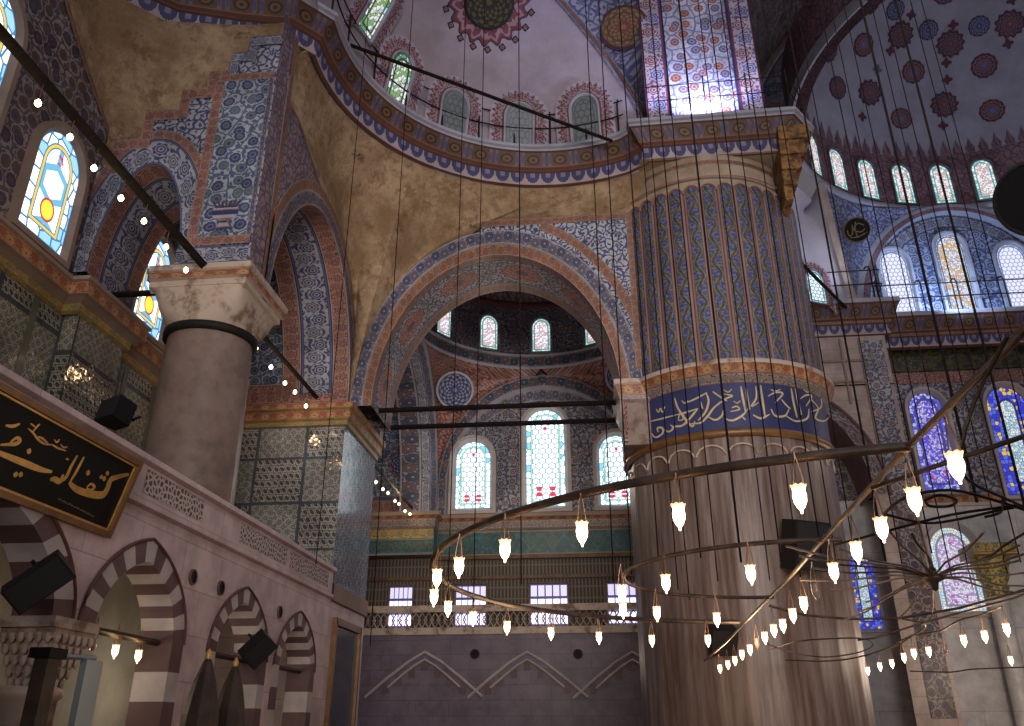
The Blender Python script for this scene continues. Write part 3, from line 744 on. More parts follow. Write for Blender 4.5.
# ---- ring cornice, pendentives
RC = Vector((-.69, 12.29)); RR = 4.4
ringpt = lambda deg, r, z: Vector((RC.x + r*cos(math.radians(deg)), RC.y + r*sin(math.radians(deg)), z))
left = [(-8.9, 9.0), (-8.35, 10.1), (-7.4, 11.0), (-6.3, 11.36), (-5.45, 11.55)]
arcp = [tuple(ringpt(a, RR, 0)[:2]) for a in range(184, 64, -4)]
pth = left + arcp + [(1.36, 16.05), (1.36, 15.98), (4.46, 15.94), (4.80, 16.4), (4.80, 19.5)]
prof = [(-.05, 13.38), (.02, 13.40), (.06, 13.70), (.10, 13.72), (.10, 13.76), (.15, 13.80), (.32, 14.10), (.36, 14.12), (.36, 14.18), (.42, 14.20), (.42, 14.28), (-1.2, 14.29)]
mats = [M_DRED, M_PETAL, M_DRED, M_DRED, M_DRED, M_STUD, M_DRED, M_SLAB, M_SLAB, M_SLAB, M_SLAB]
mb = MB(); sweep(mb, pth, prof, mats)
mb.face([(1.2, 15.9, 13.39), (4.85, 15.9, 13.39), (4.85, 19.5, 13.39), (1.2, 19.5, 13.39)], M_CREAMP)
# carved corner corbel under the pier end of the cornice
for k in range(5):
    t = k/5; s_ = 1 - t
    mb.box(4.25, 4.25+.62*s_+.05, 15.98-.3*s_, 16.9, 13.9-(k+1)*.36, 13.9-k*.36, M_STUDC)
struct(mb.build('trim_5'), 'painted ring cornice with blue palmettes and brown studs, stepping round the pier', 'cornice')
LB1 = [Vector((LX, 11.72, 13.2)), Vector((LX, 11.95, 12.5)), Vector((LX, 12.15, 12.03))] + [p for p in T1 if p.y > 12.3 and p.y < 13.6]
LB1 += [p for p in inb(A2) if p.y > 13.7 and p.y < 16.6] + [Vector((LX, 16.63, 8.0))]
fa_o = arch(-2.15, 3.14, 8.0, 4.22, 80)
LB2 = [Vector((x, YF, z)) for x, z in fa_o if x < -2.6] + [Vector((-2.5, YF, 12.42)), Vector((1.25, YF, 12.42))]
LB2[0] = LB1[-1].copy()
U1 = [ringpt(186 - 51*i/50, RR+.1, 13.40) for i in range(51)]
U2 = [ringpt(135 - 72*i/50, RR+.1, 13.40) for i in range(51)]
mb = MB()
for Lb, U in ((LB1, U1), (LB2, U2)):
    Lb = resample(Lb, 51); rows = []
    for k in range(13):
        t = k/12; row = []
        for a, b in zip(Lb, U):
            p = a.lerp(b, t); d = Vector((p.x - RC.x, p.y - RC.y, 0)).normalized()
            row.append(p + d*(.22*sin(pi*t)*min(1, (b-a).length/2.5)))
        rows.append(row)
    mb.rows(rows, M_PLASTER if Lb is not None else M_CREAMP)
struct(mb.build('pendentive'), 'large stained brown plaster pendentive between the two arches and the ring cornice', 'pendentive')
# front-left pendentive
corner = Vector((-8.17, 11.0, 10.3))
A_ = resample([corner] + [Vector((OX+.03, p.y, p.z)) for p in ed[1:5]] + [Vector((OX-.1, 8.6, 13.40))], 25)
B_ = resample([corner] + [Vector((x, 11.0, z)) for x, z in ((-7.75, 10.6), (-7.2, 11.1), (-6.6, 11.65), (-6.0, 12.3), (-5.5, 12.8), (-5.3, 13.40))], 25)
Tt = resample([Vector((OX-.1, 8.6, 13.40)), Vector((-8.25, 10.0, 13.40)), Vector((-7.4, 10.98, 13.40)), Vector((-6.3, 11.3, 13.40)), Vector((-5.3, 11.5, 13.40))], 25)
B_[-1] = Tt[-1]; A_[-1] = Tt[0]
mb = MB(); mb.rows(coons([corner]*25, Tt, A_, B_), M_PLASTER)
struct(mb.build('pendentive_front'), 'stained brown plaster pendentive above the stepped border', 'pendentive')

# ---- facing arch
mb = MB()
P = lambda a, r, y, n=70: PY(arch(-2.15, a, 8.0, r, n), y)
mb.strip(P(3.14, 4.22, YF), P(2.86, 3.85, YF), M_BLUEB2); mb.strip(P(2.86, 3.85, YF), P(2.66, 3.55, YF), M_ORANGE)
mb.strip(P(2.66, 3.55, YF), P(2.66, 3.55, YF+.22), M_ORANGE)
mb.strip(P(2.66, 3.55, YF+.22), P(2.66, 3.55, YF+1.35), M_MEDAL); mb.strip(P(2.66, 3.55, YF+1.35), P(2.66, 3.55, YK), M_ORANGE)
mb.strip(P(2.66, 3.55, YK), P(3.9, 5.2, YK), M_FLOR_D)
xs = [-2.5 + 3.7*i/60 for i in range(61)]
def zf(x): t = (x+2.15)/3.14; return 8.0 + 4.22*sqrt(max(0, 1-t*t)) if abs(t) < 1 else 8.0
lo = [Vector((x, YF, zf(x))) for x in xs]; hi = [Vector((x, YF, max(12.46, zf(x)))) for x in xs]
mb.fill(lo, hi, M_ARAB_B, 2, uvY)
R1 = [p + Vector((0, -.015, 0)) for p in P(3.42, 4.60, YF) if p.x > -1.9 and p.z < 12.4]; R2 = [Vector((max(p.x - .16*((p.x+2.15)/3.4), -9), p.y, p.z - .22)) for p in R1]
R1 = [Vector((min(p.x, 1.15), p.y, p.z)) for p in R1]; mb.strip(R1, R2, M_ORANGE)
def rY(x0_, x1_, z0_, z1_, m, y, horiz=True):
    uv = [(x0_, 0), (x1_, 0), (x1_, 1), (x0_, 1)] if horiz else [(z0_, 0), (z0_, 1), (z1_, 1), (z1_, 0)]
    mb.face([(x0_, y, z0_), (x1_, y, z0_), (x1_, y, z1_), (x0_, y, z1_)], m, uv)
rY(-2.5, 1.0, 12.30, 12.47, M_ORANGE, YF-.02); rY(.84, 1.02, 8.6, 12.47, M_ORANGE, YF-.022, False); rY(1.02, 1.4, 8.0, 12.47, M_SLAB, YF-.005, False)
struct(mb.build('wall_facing_arch'), 'wide facing arch with red medallions on its inner band beside the fluted pier', 'arch')

# ---- fluted pier
PC = Vector((2.70, 17.9)); PR = 2.10
def cyl(R, z0, z1, a0, a1, m, nz=1, n=60):
    rows = []
    for k in range(nz+1):
        z = z0 + (z1-z0)*k/nz; rows.append([Vector((PC.x + R*cos(a0+(a1-a0)*i/n), PC.y + R*sin(a0+(a1-a0)*i/n), z)) for i in range(n+1)])
    mb.rows(rows, m)
mb = MB(); N_ = 132; rows = []
for z in (0, 3, 6.85):
    rows.append([Vector((PC.x + (PR - .035*abs(sin(i*22*pi/N_))**.7)*cos(2*pi*i/N_), PC.y + (PR - .035*abs(sin(i*22*pi/N_))**.7)*sin(2*pi*i/N_), z)) for i in range(N_+1)])
mb.rows(rows, M_STREAK)
pier = struct(mb.build('pier'), 'massive round pier with blue inscription band and painted flutes', 'pier')
# scalloped tops of the marble flutes
mb = MB()
for i in range(22):
    a = -pi + (i + .5)*2*pi/22; da = pi/22
    if sin(a) > .35: continue
    pts = []
    for t in range(9):
        th = pi*t/8; aa = a - da*.92*cos(th)*-1; pts.append(Vector((PC.x + (PR+.005)*cos(aa), PC.y + (PR+.005)*sin(aa), 6.42 + .2*sin(th))))
    mb.tube(pts, .022, M_STONEC, 5)
mb.build('flute_heads', pier)
mb = MB(); mb.lathe([(PR, 6.76), (PR+.07, 6.78), (PR+.10, 6.84), (PR+.07, 6.90), (PR+.03, 6.92)], (PC.x, PC.y, 0), M_GOLDWOOD, 96); mb.build('lower_moulding', pier)
mb = MB(); mb.lathe([(PR+.02, 6.9), (PR+.02, 7.85)], (PC.x, PC.y, 0), M_BLUEBAND, 96); bando = tag(mb.build('inscription_band', pier), 'deep blue band with pale gold calligraphy')
mb = MB()
for rows_ in ([(PR+.02, 7.84), (PR+.10, 7.93), (PR+.15, 8.02)], ):
    mb.rows([[Vector((PC.x + r*cos(2*pi*i/96), PC.y + r*sin(2*pi*i/96), z)) for i in range(97)] for r, z in rows_], M_TEALTOP, norm=True)
mb.rows([[Vector((PC.x + r*cos(2*pi*i/96), PC.y + r*sin(2*pi*i/96), z)) for i in range(97)] for r, z in ((PR+.15, 8.02), (PR+.25, 8.20))], M_ORANGE2, norm=True)
mb.rows([[Vector((PC.x + r*cos(2*pi*i/96), PC.y + r*sin(2*pi*i/96), z)) for i in range(97)] for r, z in ((PR+.25, 8.19), (PR+.27, 8.27), (PR-.1, 8.30))], M_STONEC, norm=True)
mb.build('upper_moulding', pier)
# painted flutes: convex ribs from the moulding up to scalloped heads
mb = MB(); NF = 37; W = 2*pi/NF
for i in range(NF):
    a = i*W
    if sin(a) > .62: continue
    n = 10; rows = []
    for k in range(15):
        z = 8.25 + (12.34-8.25)*k/14
        rows.append([Vector((PC.x + (PR + .02 + .035*sin(pi*j/n))*cos(a + W*j/n), PC.y + (PR + .02 + .035*sin(pi*j/n))*sin(a + W*j/n), z)) for j in range(n+1)])
    # head
    for k in range(1, 6):
        t = k/5; hw = sqrt(1 - t*t)*.5; z = 12.34 + .17*t
        rows.append([Vector((PC.x + (PR + .02 + .035*sin(pi*j/n))*cos(a + W*(.5 + hw*(2*j/n - 1))), PC.y + (PR + .02 + .035*sin(pi*j/n))*sin(a + W*(.5 + hw*(2*j/n - 1))), z)) for j in range(n+1)])
    mi = mb.mat(M_FLUTE); i0 = len(mb.v); w = .36
    for r in rows: mb.v += [tuple(p) for p in r]
    for b in range(len(rows)-1):
        for j in range(n):
            q = [(b, j), (b, j+1), (b+1, j+1), (b+1, j)]
            def uu(x, y):
                if x <= 14: return (i + y/n)*w
                hw = sqrt(max(0, 1 - ((x-14)/5)**2))*.5; return (i + .5 + hw*(2*y/n - 1)*.98)*w
            mb.f.append([i0 + x*(n+1) + y for x, y in q]); mb.uv.append([(uu(x, y), (x*.292 if x <= 14 else 4.09 + (x-14)*.034)) for x, y in q]); mb.mi.append(mi); mb.sm.append(True)
mb.build('painted_flutes', pier)
mb = MB(); cyl(PR+.01, 8.2, 12.6, 0, 2*pi, M_CREAMP, 1, 96); cyl(PR-.10, 12.6, 13.4, 0, 2*pi, M_CREAMP, 1, 96)
for i in range(NF):      # red outline over each head
    a = (i + .5)*W
    if sin(a) > .62: continue
    mb.tube([Vector((PC.x + (PR+.04)*cos(a + W*.5*cos(th)), PC.y + (PR+.04)*sin(a + W*.5*cos(th)), 12.34 + .2*sin(th))) for th in [pi*k/8 for k in range(9)]], .02, M_FLUTER, 5)
rows = [[Vector((PC.x + (PR+.045)*cos(2*pi*i/96), PC.y + (PR+.045)*sin(2*pi*i/96), z)) for i in range(97)] for z in (12.70, 12.75)]; mb.rows(rows, M_FLUTER)
rows = [[Vector((PC.x + (PR-.085)*cos(2*pi*i/96), PC.y + (PR-.085)*sin(2*pi*i/96), z)) for i in range(97)] for z in (13.15, 13.25)]; mb.rows(rows, M_ORANGE, norm=True)
mb.build('shaft_top', pier)
# inscription: strokes traced on the band
def ribbon(pts3, widths, nrm, thick, m, mb):
    n = len(pts3); L = []; Rr = []
    for i, p in enumerate(pts3):
        t = (pts3[min(i+1, n-1)] - pts3[max(i-1, 0)]).normalized(); nn = nrm[i] if isinstance(nrm, list) else nrm
        s = t.cross(nn).normalized()*widths[i]*.5
        L.append(p + s + nn*thick); Rr.append(p - s + nn*thick)
    back = [p - (nrm[i] if isinstance(nrm, list) else nrm)*thick for i, p in enumerate(L)]; back2 = [p - (nrm[i] if isinstance(nrm, list) else nrm)*thick for i, p in enumerate(Rr)]
    mb.rows([back, L, Rr, back2], m, smooth=False)
def smoothline(P, n=6):
    out = []
    for i in range(len(P)-1):
        p0 = Vector(P[max(i-1, 0)]); p1 = Vector(P[i]); p2 = Vector(P[i+1]); p3 = Vector(P[min(i+2, len(P)-1)])
        for k in range(n):
            t = k/n; out.append(.5*((2*p1) + (p2-p0)*t + (2*p0 - 5*p1 + 4*p2 - p3)*t*t + (3*p1 - p0 - 3*p2 + p3)*t**3))
    out.append(Vector(P[-1])); return out
CALL = [([(196, 392), (212, 408), (238, 392), (236, 372), (218, 372), (222, 388)], 1), ([(244, 378), (262, 386), (278, 372), (268, 360)], .9), ([(280, 366), (310, 364), (330, 346)], 1), ([(298, 344), (302, 322), (316, 320), (314, 340), (298, 344)], .7),
 ([(186, 348), (230, 338), (290, 322)], .8), ([(290, 322), (330, 312), (372, 298)], .8), ([(284, 258), (294, 292), (318, 330), (350, 366), (360, 346)], 1.1), ([(372, 298), (346, 330), (320, 362)], 1), ([(328, 276), (362, 262), (406, 238)], .9), ([(402, 238), (412, 270), (400, 312), (372, 344)], 1),
 ([(346, 356), (382, 352), (408, 328), (430, 298), (458, 272)], 1), ([(428, 234), (450, 250), (482, 270)], .8), ([(412, 330), (438, 342), (462, 326), (470, 298)], 1), ([(440, 290), (476, 262), (502, 250), (470, 244)], .8), ([(470, 334), (500, 344), (538, 326), (560, 300)], 1), ([(494, 310), (528, 302), (518, 290), (500, 296)], .8),
 ([(534, 214), (542, 262), (552, 312)], 1.1), ([(552, 214), (558, 256), (568, 302)], 1), ([(590, 214), (592, 258), (574, 290), (600, 276)], .9), ([(608, 210), (616, 268), (626, 332)], 1.1), ([(580, 322), (610, 336), (642, 320)], 1), ([(636, 252), (664, 238), (692, 242), (664, 276)], .9),
 ([(648, 300), (664, 326), (700, 326), (716, 300)], 1), ([(688, 264), (704, 284), (722, 300)], .8), ([(724, 222), (734, 278), (746, 332)], 1.1), ([(740, 222), (750, 272), (764, 322)], 1), ([(700, 322), (740, 346), (784, 336), (792, 300)], 1), ([(758, 262), (780, 248), (802, 252), (780, 290)], .9),
 ([(794, 258), (826, 296), (816, 334), (848, 346), (868, 330)], 1), ([(800, 310), (838, 292), (836, 250)], .9), ([(214, 300), (222, 312), (230, 298), (238, 312), (247, 290)], .7), ([(310, 268), (322, 278), (334, 268)], .6), ([(470, 228), (486, 236), (500, 224)], .6), ([(506, 270), (520, 278), (532, 268)], .6), ([(646, 226), (664, 232), (684, 226)], .6), ([(770, 226), (786, 236), (800, 228)], .6), ([(540, 330), (552, 342)], .7), ([(380, 268), (390, 300)], .7)]
mb = MB()
for pts, w in CALL:
    sl = smoothline([Vector((a, b, 0)) for a, b in pts], 5); P3 = []; NN = []
    for q in sl:
        p = oncyl(600 + q.x/3.793, 330 + q.y/3.793, PC.x, PC.y, PR+.025); P3.append(p); NN.append(Vector((p.x-PC.x, p.y-PC.y, 0)).normalized())
    n = len(P3); ribbon(P3, [.034*w*(.45 + .75*sin(pi*(i+.4)/n)) for i in range(n)], NN, .012, M_PALEGOLD, mb)
mb.build('calligraphy', bando)
# impost block joining the pier to the facing arch
mb = MB()
mb.box(.52, 1.6, YF-.1, YK, 6.9, 7.9, material('worn_impost_stone', lambda: mix(sstep(noise(objv(), 3, 7, .7), .4, .65), (.25, .19, .165), (.13, .085, .065)), .7))
sweep(mb, [(.52, YK), (.52, YF-.1), (1.5, YF-.1)], [(0, 7.8), (.05, 7.86), (.07, 7.95), (.16, 8.18), (.16, 8.28), (-.3, 8.3)], [M_TEALTOP, M_TEALTOP, M_ORANGE2, M_STONEC, M_STONEC])
mb.box(.50, .60, YF-.13, YF, 6.95, 7.86, M_REDB)
struct(mb.build('trim_6'), 'orange moulded impost where the facing arch meets the pier', 'impost')

# ---- exedra half dome above the ring
import bmesh
def sphere_patch(c, R, az0, az1, el0, el1, n, k):
    return [[c + Vector((R*cos(e)*cos(a), R*cos(e)*sin(a), R*sin(e))) for a in [math.radians(az0 + (az1-az0)*i/n) for i in range(n+1)]] for e in [math.radians(el0 + (el1-el0)*j/k) for j in range(k+1)]]
def clip(o, p0, nrm):       # remove what lies on the +nrm side
    b = bmesh.new(); b.from_mesh(o.data)
    bmesh.ops.bisect_plane(b, geom=b.verts[:] + b.edges[:] + b.faces[:], plane_co=p0, plane_no=nrm, clear_outer=True)
    b.to_mesh(o.data); b.free()
def patch(mb, c, R, p, rad, m, serr=0, nser=12, off=.02, mats=None, n=48, squash=1.0):
    """round motif painted on the inside of a sphere, centred at p"""
    d = (p - c).normalized(); e1 = d.cross(Vector((0, 0, 1))).normalized(); e2 = e1.cross(d).normalized()
    prev = None
    for k in range(n):
        q = []
        for t in (2*pi*k/n, 2*pi*(k+1)/n):
            rr = rad*(1 + serr*cos(nser*t)); v = d*R + e1*(rr*cos(t)) + e2*(rr*sin(t)*squash); q.append(c + v.normalized()*(R - off))
        mb.face([c + d*(R - off), q[0], q[1]], m, [(.5, .5), (.5 + .5*cos(2*pi*k/n), .5 + .5*sin(2*pi*k/n)), (.5 + .5*cos(2*pi*(k+1)/n), .5 + .5*sin(2*pi*(k+1)/n))])
def motif(name, a, b, d_, core):
    def f():
        u, v, _ = sepa(uvv()); x = u - .5; y = v - .5; r = hyp(x, y)*2; an = mth('ARCTAN2', y, x)
        c = mix(sn(an*12)*sn(r*22) > .05, a, b); c = mix(both(r > .66, r < .72), c, d_); c = mix(r > .93, c, d_); c = mix(r < .3 + .04*sn(an*8), c, core); c = mix(r < .12, c, b)
        return grime(c, .8)
    return material(name, f, .7)
M_MOT1 = motif('red_rosette_motif', (.12, .05, .06), (.24, .15, .17), (.08, .03, .05), (.10, .12, .30))
M_MOT2 = motif('dark_rosette_motif', (.08, .04, .06), (.20, .12, .14), (.05, .03, .06), (.16, .06, .06))
M_MOT3 = motif('gold_green_motif', (.02, .025, .02), (.10, .08, .025), (.02, .02, .02), (.02, .025, .02))
M_LACE = motif('red_lace_motif', (.36, .22, .26), (.20, .06, .08), (.14, .05, .07), (.02, .03, .02))
M_MOTO = motif('orange_roundel_motif', (.16, .08, .04), (.26, .16, .09), (.07, .05, .05), (.22, .06, .05))
M_MOTB = motif('blue_roundel_motif', (.03, .04, .12), (.22, .24, .32), (.05, .05, .12), (.05, .06, .16))
M_DARKRED = material('dark_red_paint', (.10, .03, .045), .7)
M_DARKLINE = material('dark_outline_paint', (.02, .018, .03), .7)
SD = Vector((RC.x, RC.y, 14.25)); SR = 4.32
mb = MB(); mb.rows(sphere_patch(SD, SR, 20, 230, -2, 89, 90, 40), M_LAV)
pa, pb, pc = onsph(640, 118, SD, SR), onsph(602, 58, SD, SR), onsph(562, 8, SD, SR)
rn = (pb - pa).cross(pc - pa).normalized()
if rn.dot(EYE - pa) < 0: rn = -rn
# medallion with serrated red lace
md = onsph(488, 2, SD, SR)
patch(mb, SD, SR, md, .98, M_DARKLINE, .07, 18, .0, n=180); patch(mb, SD, SR, md, .95, M_LACE, .07, 18, .03, n=180); patch(mb, SD, SR, md, .64, M_DARKLINE, 0, 1, .08); patch(mb, SD, SR, md, .61, M_MOT3, 0, 1, .11)
for k in range(18):
    t = 2*pi*(k*20 + 5)/360; d0 = (md - SD).normalized(); e1 = d0.cross(Vector((0, 0, 1))).normalized(); e2 = e1.cross(d0).normalized()
    kp = SD + (d0*SR + e1*(1.10*cos(t)) + e2*(1.10*sin(t))).normalized()*SR
    patch(mb, SD, SR, kp, .085, M_DARKLINE, .2, 4, .012, n=12); patch(mb, SD, SR, kp, .05, M_LACE, 0, 1, .02, n=12)
sd = mb.build('dome_left'); clip(sd, pa, rn)
struct(sd, 'pale lavender half dome with a red lace medallion', 'dome')
cen = SD - rn*((SD - pa).dot(rn)); rad = sqrt(max(SR*SR - (cen - SD).length_squared, .1))
h1 = Vector((0, 0, 1)) - rn*rn.z; h1.normalize(); h2 = rn.cross(h1).normalized()
def circ(r, n=80, a0=-2.0, a1=2.0): return [cen + h1*(r*cos(a0+(a1-a0)*i/n)) + h2*(r*sin(a0+(a1-a0)*i/n)) for i in range(n+1)]
mb = MB(); rr_ = rad
for w_, m in ((.22, M_BLUEB), (.06, M_SLAB), (.06, M_DARKRED), (.34, M_REDB), (.08, M_SLAB)):
    mb.rows([circ(rr_ - .02), circ(rr_ + w_)], m, norm=w_ < 1, smooth=False); rr_ += w_
ro = mb.build('dome_rib'); clip(ro, Vector((0, 0, 14.28)), Vector((0, 0, -1)))
clip(ro, Vector((1.75, 15.8, 0)), Vector((1, 0, 0)))
struct(ro, 'painted rib of red and blue bands edging the lavender half dome', 'arch')
edge_c = [p_ for p_ in circ(rr_, 160) if p_.z > 14.3]
edge_c = [p_ for p_ in edge_c if (p_ - Vector((1.45, 16.0, p_.z))).length < 7.5 and (p_ - cen).dot(h2)*((pa - cen).dot(h2)) > -.6*abs((pa - cen).dot(h2))]
edge_c.sort(key=lambda p_: (p_ - pa).length)
topz = max(p_.z for p_ in edge_c)
colm = [Vector((1.46, 16.02, 14.3 + (24 - 14.3)*i/(len(edge_c)-1))) for i in range(len(edge_c))]
mb = MB(); mb.fill(edge_c, colm, M_ARAB_L, 6, lambda p_: (p_.x*.8 + p_.y*.6, p_.z))
struct(mb.build('rib_spandrel'), 'blue lavender spandrel between the dome rib and the lit flower panel', 'wall')
best = min(((a.lerp(b, t), a, b, k) for k, (a, b) in enumerate(zip(edge_c, colm)) for t in [i/20 for i in range(1, 20)]), key=lambda w_: (lambda d: (ray(623, 30).normalized() - d.normalized()).length)(w_[0] - EYE))
q = best[0]; k_ = best[3]; kn = min(k_+2, len(edge_c)-1); nq = (best[2] - best[1]).cross(edge_c[kn].lerp(colm[kn], .5) - edge_c[k_].lerp(colm[k_], .5)).normalized()
if nq.dot(EYE - q) < 0: nq = -nq
g1 = nq.cross(Vector((0, 0, 1))).normalized(); g2 = g1.cross(nq); mb = MB()
for r_, m, o_ in ((.62, M_DARKRED, .09), (.57, M_MOTO, .11)):
    for k in range(36):
        t0, t1 = 2*pi*k/36, 2*pi*(k+1)/36
        mb.face([q + nq*o_, q + nq*o_ + (g1*cos(t0) + g2*sin(t0))*r_, q + nq*o_ + (g1*cos(t1) + g2*sin(t1))*r_], m, [(.5, .5), (.5+.5*cos(t0), .5+.5*sin(t0)), (.5+.5*cos(t1), .5+.5*sin(t1))])
struct(mb.build('painted_roundel'), 'orange painted roundel between the dome rib and the lit flower panel', 'roundel')
G_DOME1 = glass('lit_glass_dome', .55, 1.0, ((.9, .95, .9), (.1, .35, .15), (.5, .75, .8)), (.2, .35, .1), ((.05, .12, .06), (.75, .85, .7)), None, 1.0, .13, (.02, .04, .02), .08, .1, .10, tint=((.25, .45, .15), (.85, .9, .9)))
G_DOME2 = glass('dim_glass_dome', .6, 1.0, ((.17, .18, .19), (.09, .11, .11), (.2, .2, .21)), (.15, .16, .17), ((.04, .065, .055), (.15, .16, .165)), None, .5, .16, (.07, .09, .09), .06, .07, .15)
for (px, py), gm, w_, lab in [((360, 32), G_DOME1, .5, 'narrow lit window at the left foot of the lavender dome, cut by the top edge'), ((390, 106), G_DOME1, .55, 'green and white lit window in a red lace border at the left of the lavender dome'), ((449, 143), G_DOME2, .6, 'dim grey window with red lace border, first of the three unlit in the dome'), ((518, 156), G_DOME2, .6, 'dim grey window with red lace border, middle of the three unlit in the dome'), ((588, 148), G_DOME2, .6, 'dim grey window with red lace border below the rib end by the pier')]:
    p = onsph(px, py, SD, SR); h_ = (p - SD); az_ = atan2(h_.y, h_.x); el = math.asin(max(-1, min(1, h_.z/SR))); el2 = el + 1.75/SR
    p2 = SD + Vector((cos(el2)*cos(az_), cos(el2)*sin(az_), sin(el2)))*SR; u_ = (p2 - p).normalized(); r_ = Vector((-sin(az_), cos(az_), 0)); n_ = u_.cross(r_).normalized()
    if n_.dot(SD - p) < 0: n_ = -n_
    window(p + n_*.09, r_, u_, w_, 1.3, gm, M_SLAB, lab, .07, .07, .03, 1.15, M_ROSETTE, .34)

# ---- flower panel on the pier above the ledge
mb = MB(); yp = 16.0
mb.face([(1.45, yp, 14.28), (4.12, yp, 14.28), (4.12, yp, 24), (1.45, yp, 24)], M_FLOR_R, [(0, 0), (2.67, 0), (2.67, 9.7), (0, 9.7)])
for x0_, x1_ in ((1.45, 1.98), (3.60, 4.14)):
    mb.face([(x0_, yp-.04, 14.28), (x1_, yp-.04, 14.28), (x1_, yp-.04, 24), (x0_, yp-.04, 24)], band('red_blue_vine', (.55, .52, .62), (.22, .07, .14), (.28, .10, .12), (.12, .14, .4), .9, .5, line=(.20, .05, .10)), [(0, 0), (0, 1), (9.7, 1), (9.7, 0)])
mb.box(1.98, 2.03, yp-.03, yp, 14.28, 24, M_BLUEBAND); mb.box(3.55, 3.60, yp-.03, yp, 14.28, 24, M_BLUEBAND)
mb.face([(4.14, yp, 14.28), (4.14, 19.5, 14.28), (4.14, 19.5, 24), (4.14, yp, 24)], M_CREAMP)
struct(mb.build('wall_flower_panel'), 'floodlit white panel of red and blue painted flowers above the pier', 'wall')

# ---- right half dome with medallions, drum windows
DC = Vector((12.75, 20.35, 20.45)); DR = 6.66
mb = MB(); mb.rows(sphere_patch(DC, DR, -30, 215, 0, 89, 100, 40), M_DOMEGREY)
for px, py, r_, m in [(863, 45, .50, M_MOT1), (913, 72, .50, M_MOT1), (901, 119, .48, M_MOT1), (992, 111, .50, M_MOT1), (984, 66, .52, M_MOT1), (837, 88, .50, M_MOT2), (979, 26, .42, M_MOTB), (928, 30, .42, M_MOTB), (828, 49, .55, M_MOT2), (895, 10, .42, M_MOTB), (870, 4, .42, M_MOT1), (945, -8, .5, M_MOT1)]:
    patch(mb, DC, DR, onsph(px, py, DC, DR), r_*.84, M_DARKRED, .04, 12, .03); patch(mb, DC, DR, onsph(px, py, DC, DR), r_*.78, m, 0, 1, .045)
for px, py, tips in [(944, 105, ((947, 80), (943, 126))), (869, 93, ((877, 70), (862, 117))), (950, 44, ((953, 25), (946, 63))), (900, 35, ((911, 15), (890, 51))), (1010, 24, ((1012, 0), (1008, 44)))]:
    patch(mb, DC, DR, onsph(px, py, DC, DR), .47, M_DARKRED, .10, 12, .03); patch(mb, DC, DR, onsph(px, py, DC, DR), .42, M_MOT2, .08, 12, .045)
    for i, (tx, ty) in enumerate(tips): patch(mb, DC, DR, onsph(tx, ty, DC, DR), .15, M_MOTB if i == 0 and px == 869 else M_DARKRED, .3, 4, .03, n=24)
# crested fringe at the foot of the dome
n = 66
for i in range(n):
    a0 = math.radians(-30 + 245*i/n); a1 = math.radians(-30 + 245*(i+1)/n)
    for (f0, f1, h0) in ((0, .5, .55), (.5, 1, .55)):
        b0 = a0 + (a1-a0)*f0; b1 = a0 + (a1-a0)*f1; z0 = .95 if f0 == 0 else .55; z1 = .55 if f0 == 0 else .95
        def pt(a, z): e = math.asin(z/DR); return DC + Vector((cos(e)*cos(a), cos(e)*sin(a), sin(e)))*(DR - .03)
        bm_ = (b0+b1)/2
        mb.face([pt(b0, 0), pt(b1, 0), pt(b1, .42), pt(b0, .42)], M_ARAB_V, [(b0*6, 0), (b1*6, 0), (b1*6, .4), (b0*6, .4)])
    am = (a0+a1)/2; d_ = (a1-a0)*.34
    mb.face([pt(am-d_, .40), pt(am+d_, .40), pt(am+d_*1.1, .62), pt(am+d_*.45, .80), pt(am, 1.05), pt(am-d_*.45, .80), pt(am-d_*1.1, .62)], M_ARAB_V, [(a0*6 + .1*k, .1*k) for k in range(7)])
rd = mb.build('dome_right')
qa, qb, qc = onsph(806, 112, DC, DR), onsph(834, 50, DC, DR), onsph(880, 4, DC, DR)
qn = (qb - qa).cross(qc - qa).normalized()
if qn.dot(EYE - qa) < 0: qn = -qn
clip(rd, qa, qn)
struct(rd, 'grey half dome painted with rows of red medallions', 'dome')
mb = MB()
rowsd = [[Vector((DC.x + r*cos(math.radians(a)), DC.y + r*sin(math.radians(a)), z)) for a in range(-30, 216, 3)] for r, z in ((DR-.02, 18.72), (DR-.02, 20.47))]
mb.rows(rowsd, M_ARAB_V)
for a, z0_, z1_ in ((0, 18.45, 18.72),):
    mb.rows([[Vector((DC.x + r*cos(math.radians(a)), DC.y + r*sin(math.radians(a)), z)) for a in range(-30, 216, 3)] for r, z in ((DR-.02, 18.40), (DR-.12, 18.46), (DR-.12, 18.68), (DR+.02, 18.74))], M_SLAB)
dr = mb.build('drum_right'); struct(dr, 'violet red painted drum ringed by lit windows under the grey dome', 'wall')
G_DRUM = glass('lit_glass_drum', .66, 1.62, ((.55, .85, .82), (.15, .5, .5), WH), (.5, .8, .78), ((.45, .25, .22), (.88, .84, .86)), None, 1.25, .12, (.10, .22, .22), .09, .10, .10, tint=((.62, .42, .42), (.9, .9, .95)))
azs = [math.degrees(atan2(p.y - DC.y, p.x - DC.x)) for p in [onz(*q_, 18.8) for q_ in [(840, 190), (872, 201), (907, 206), (948, 207), (989, 203)]]]
step = (azs[-1] - azs[0])/4
dl = ['edge-on slit window of the dome drum, right behind the pier cornice', 'first full window of the dome drum, right of the pier cornice', 'second full drum window from the pier, under the grey dome', 'third full drum window from the pier, above the left end of the arch', 'fourth full drum window from the pier, above the crown of the arch', 'drum window beside the black hanging roundel at the right edge', 'drum window peeping over the pier cornice behind the railing', 'drum window hidden past the black roundel']
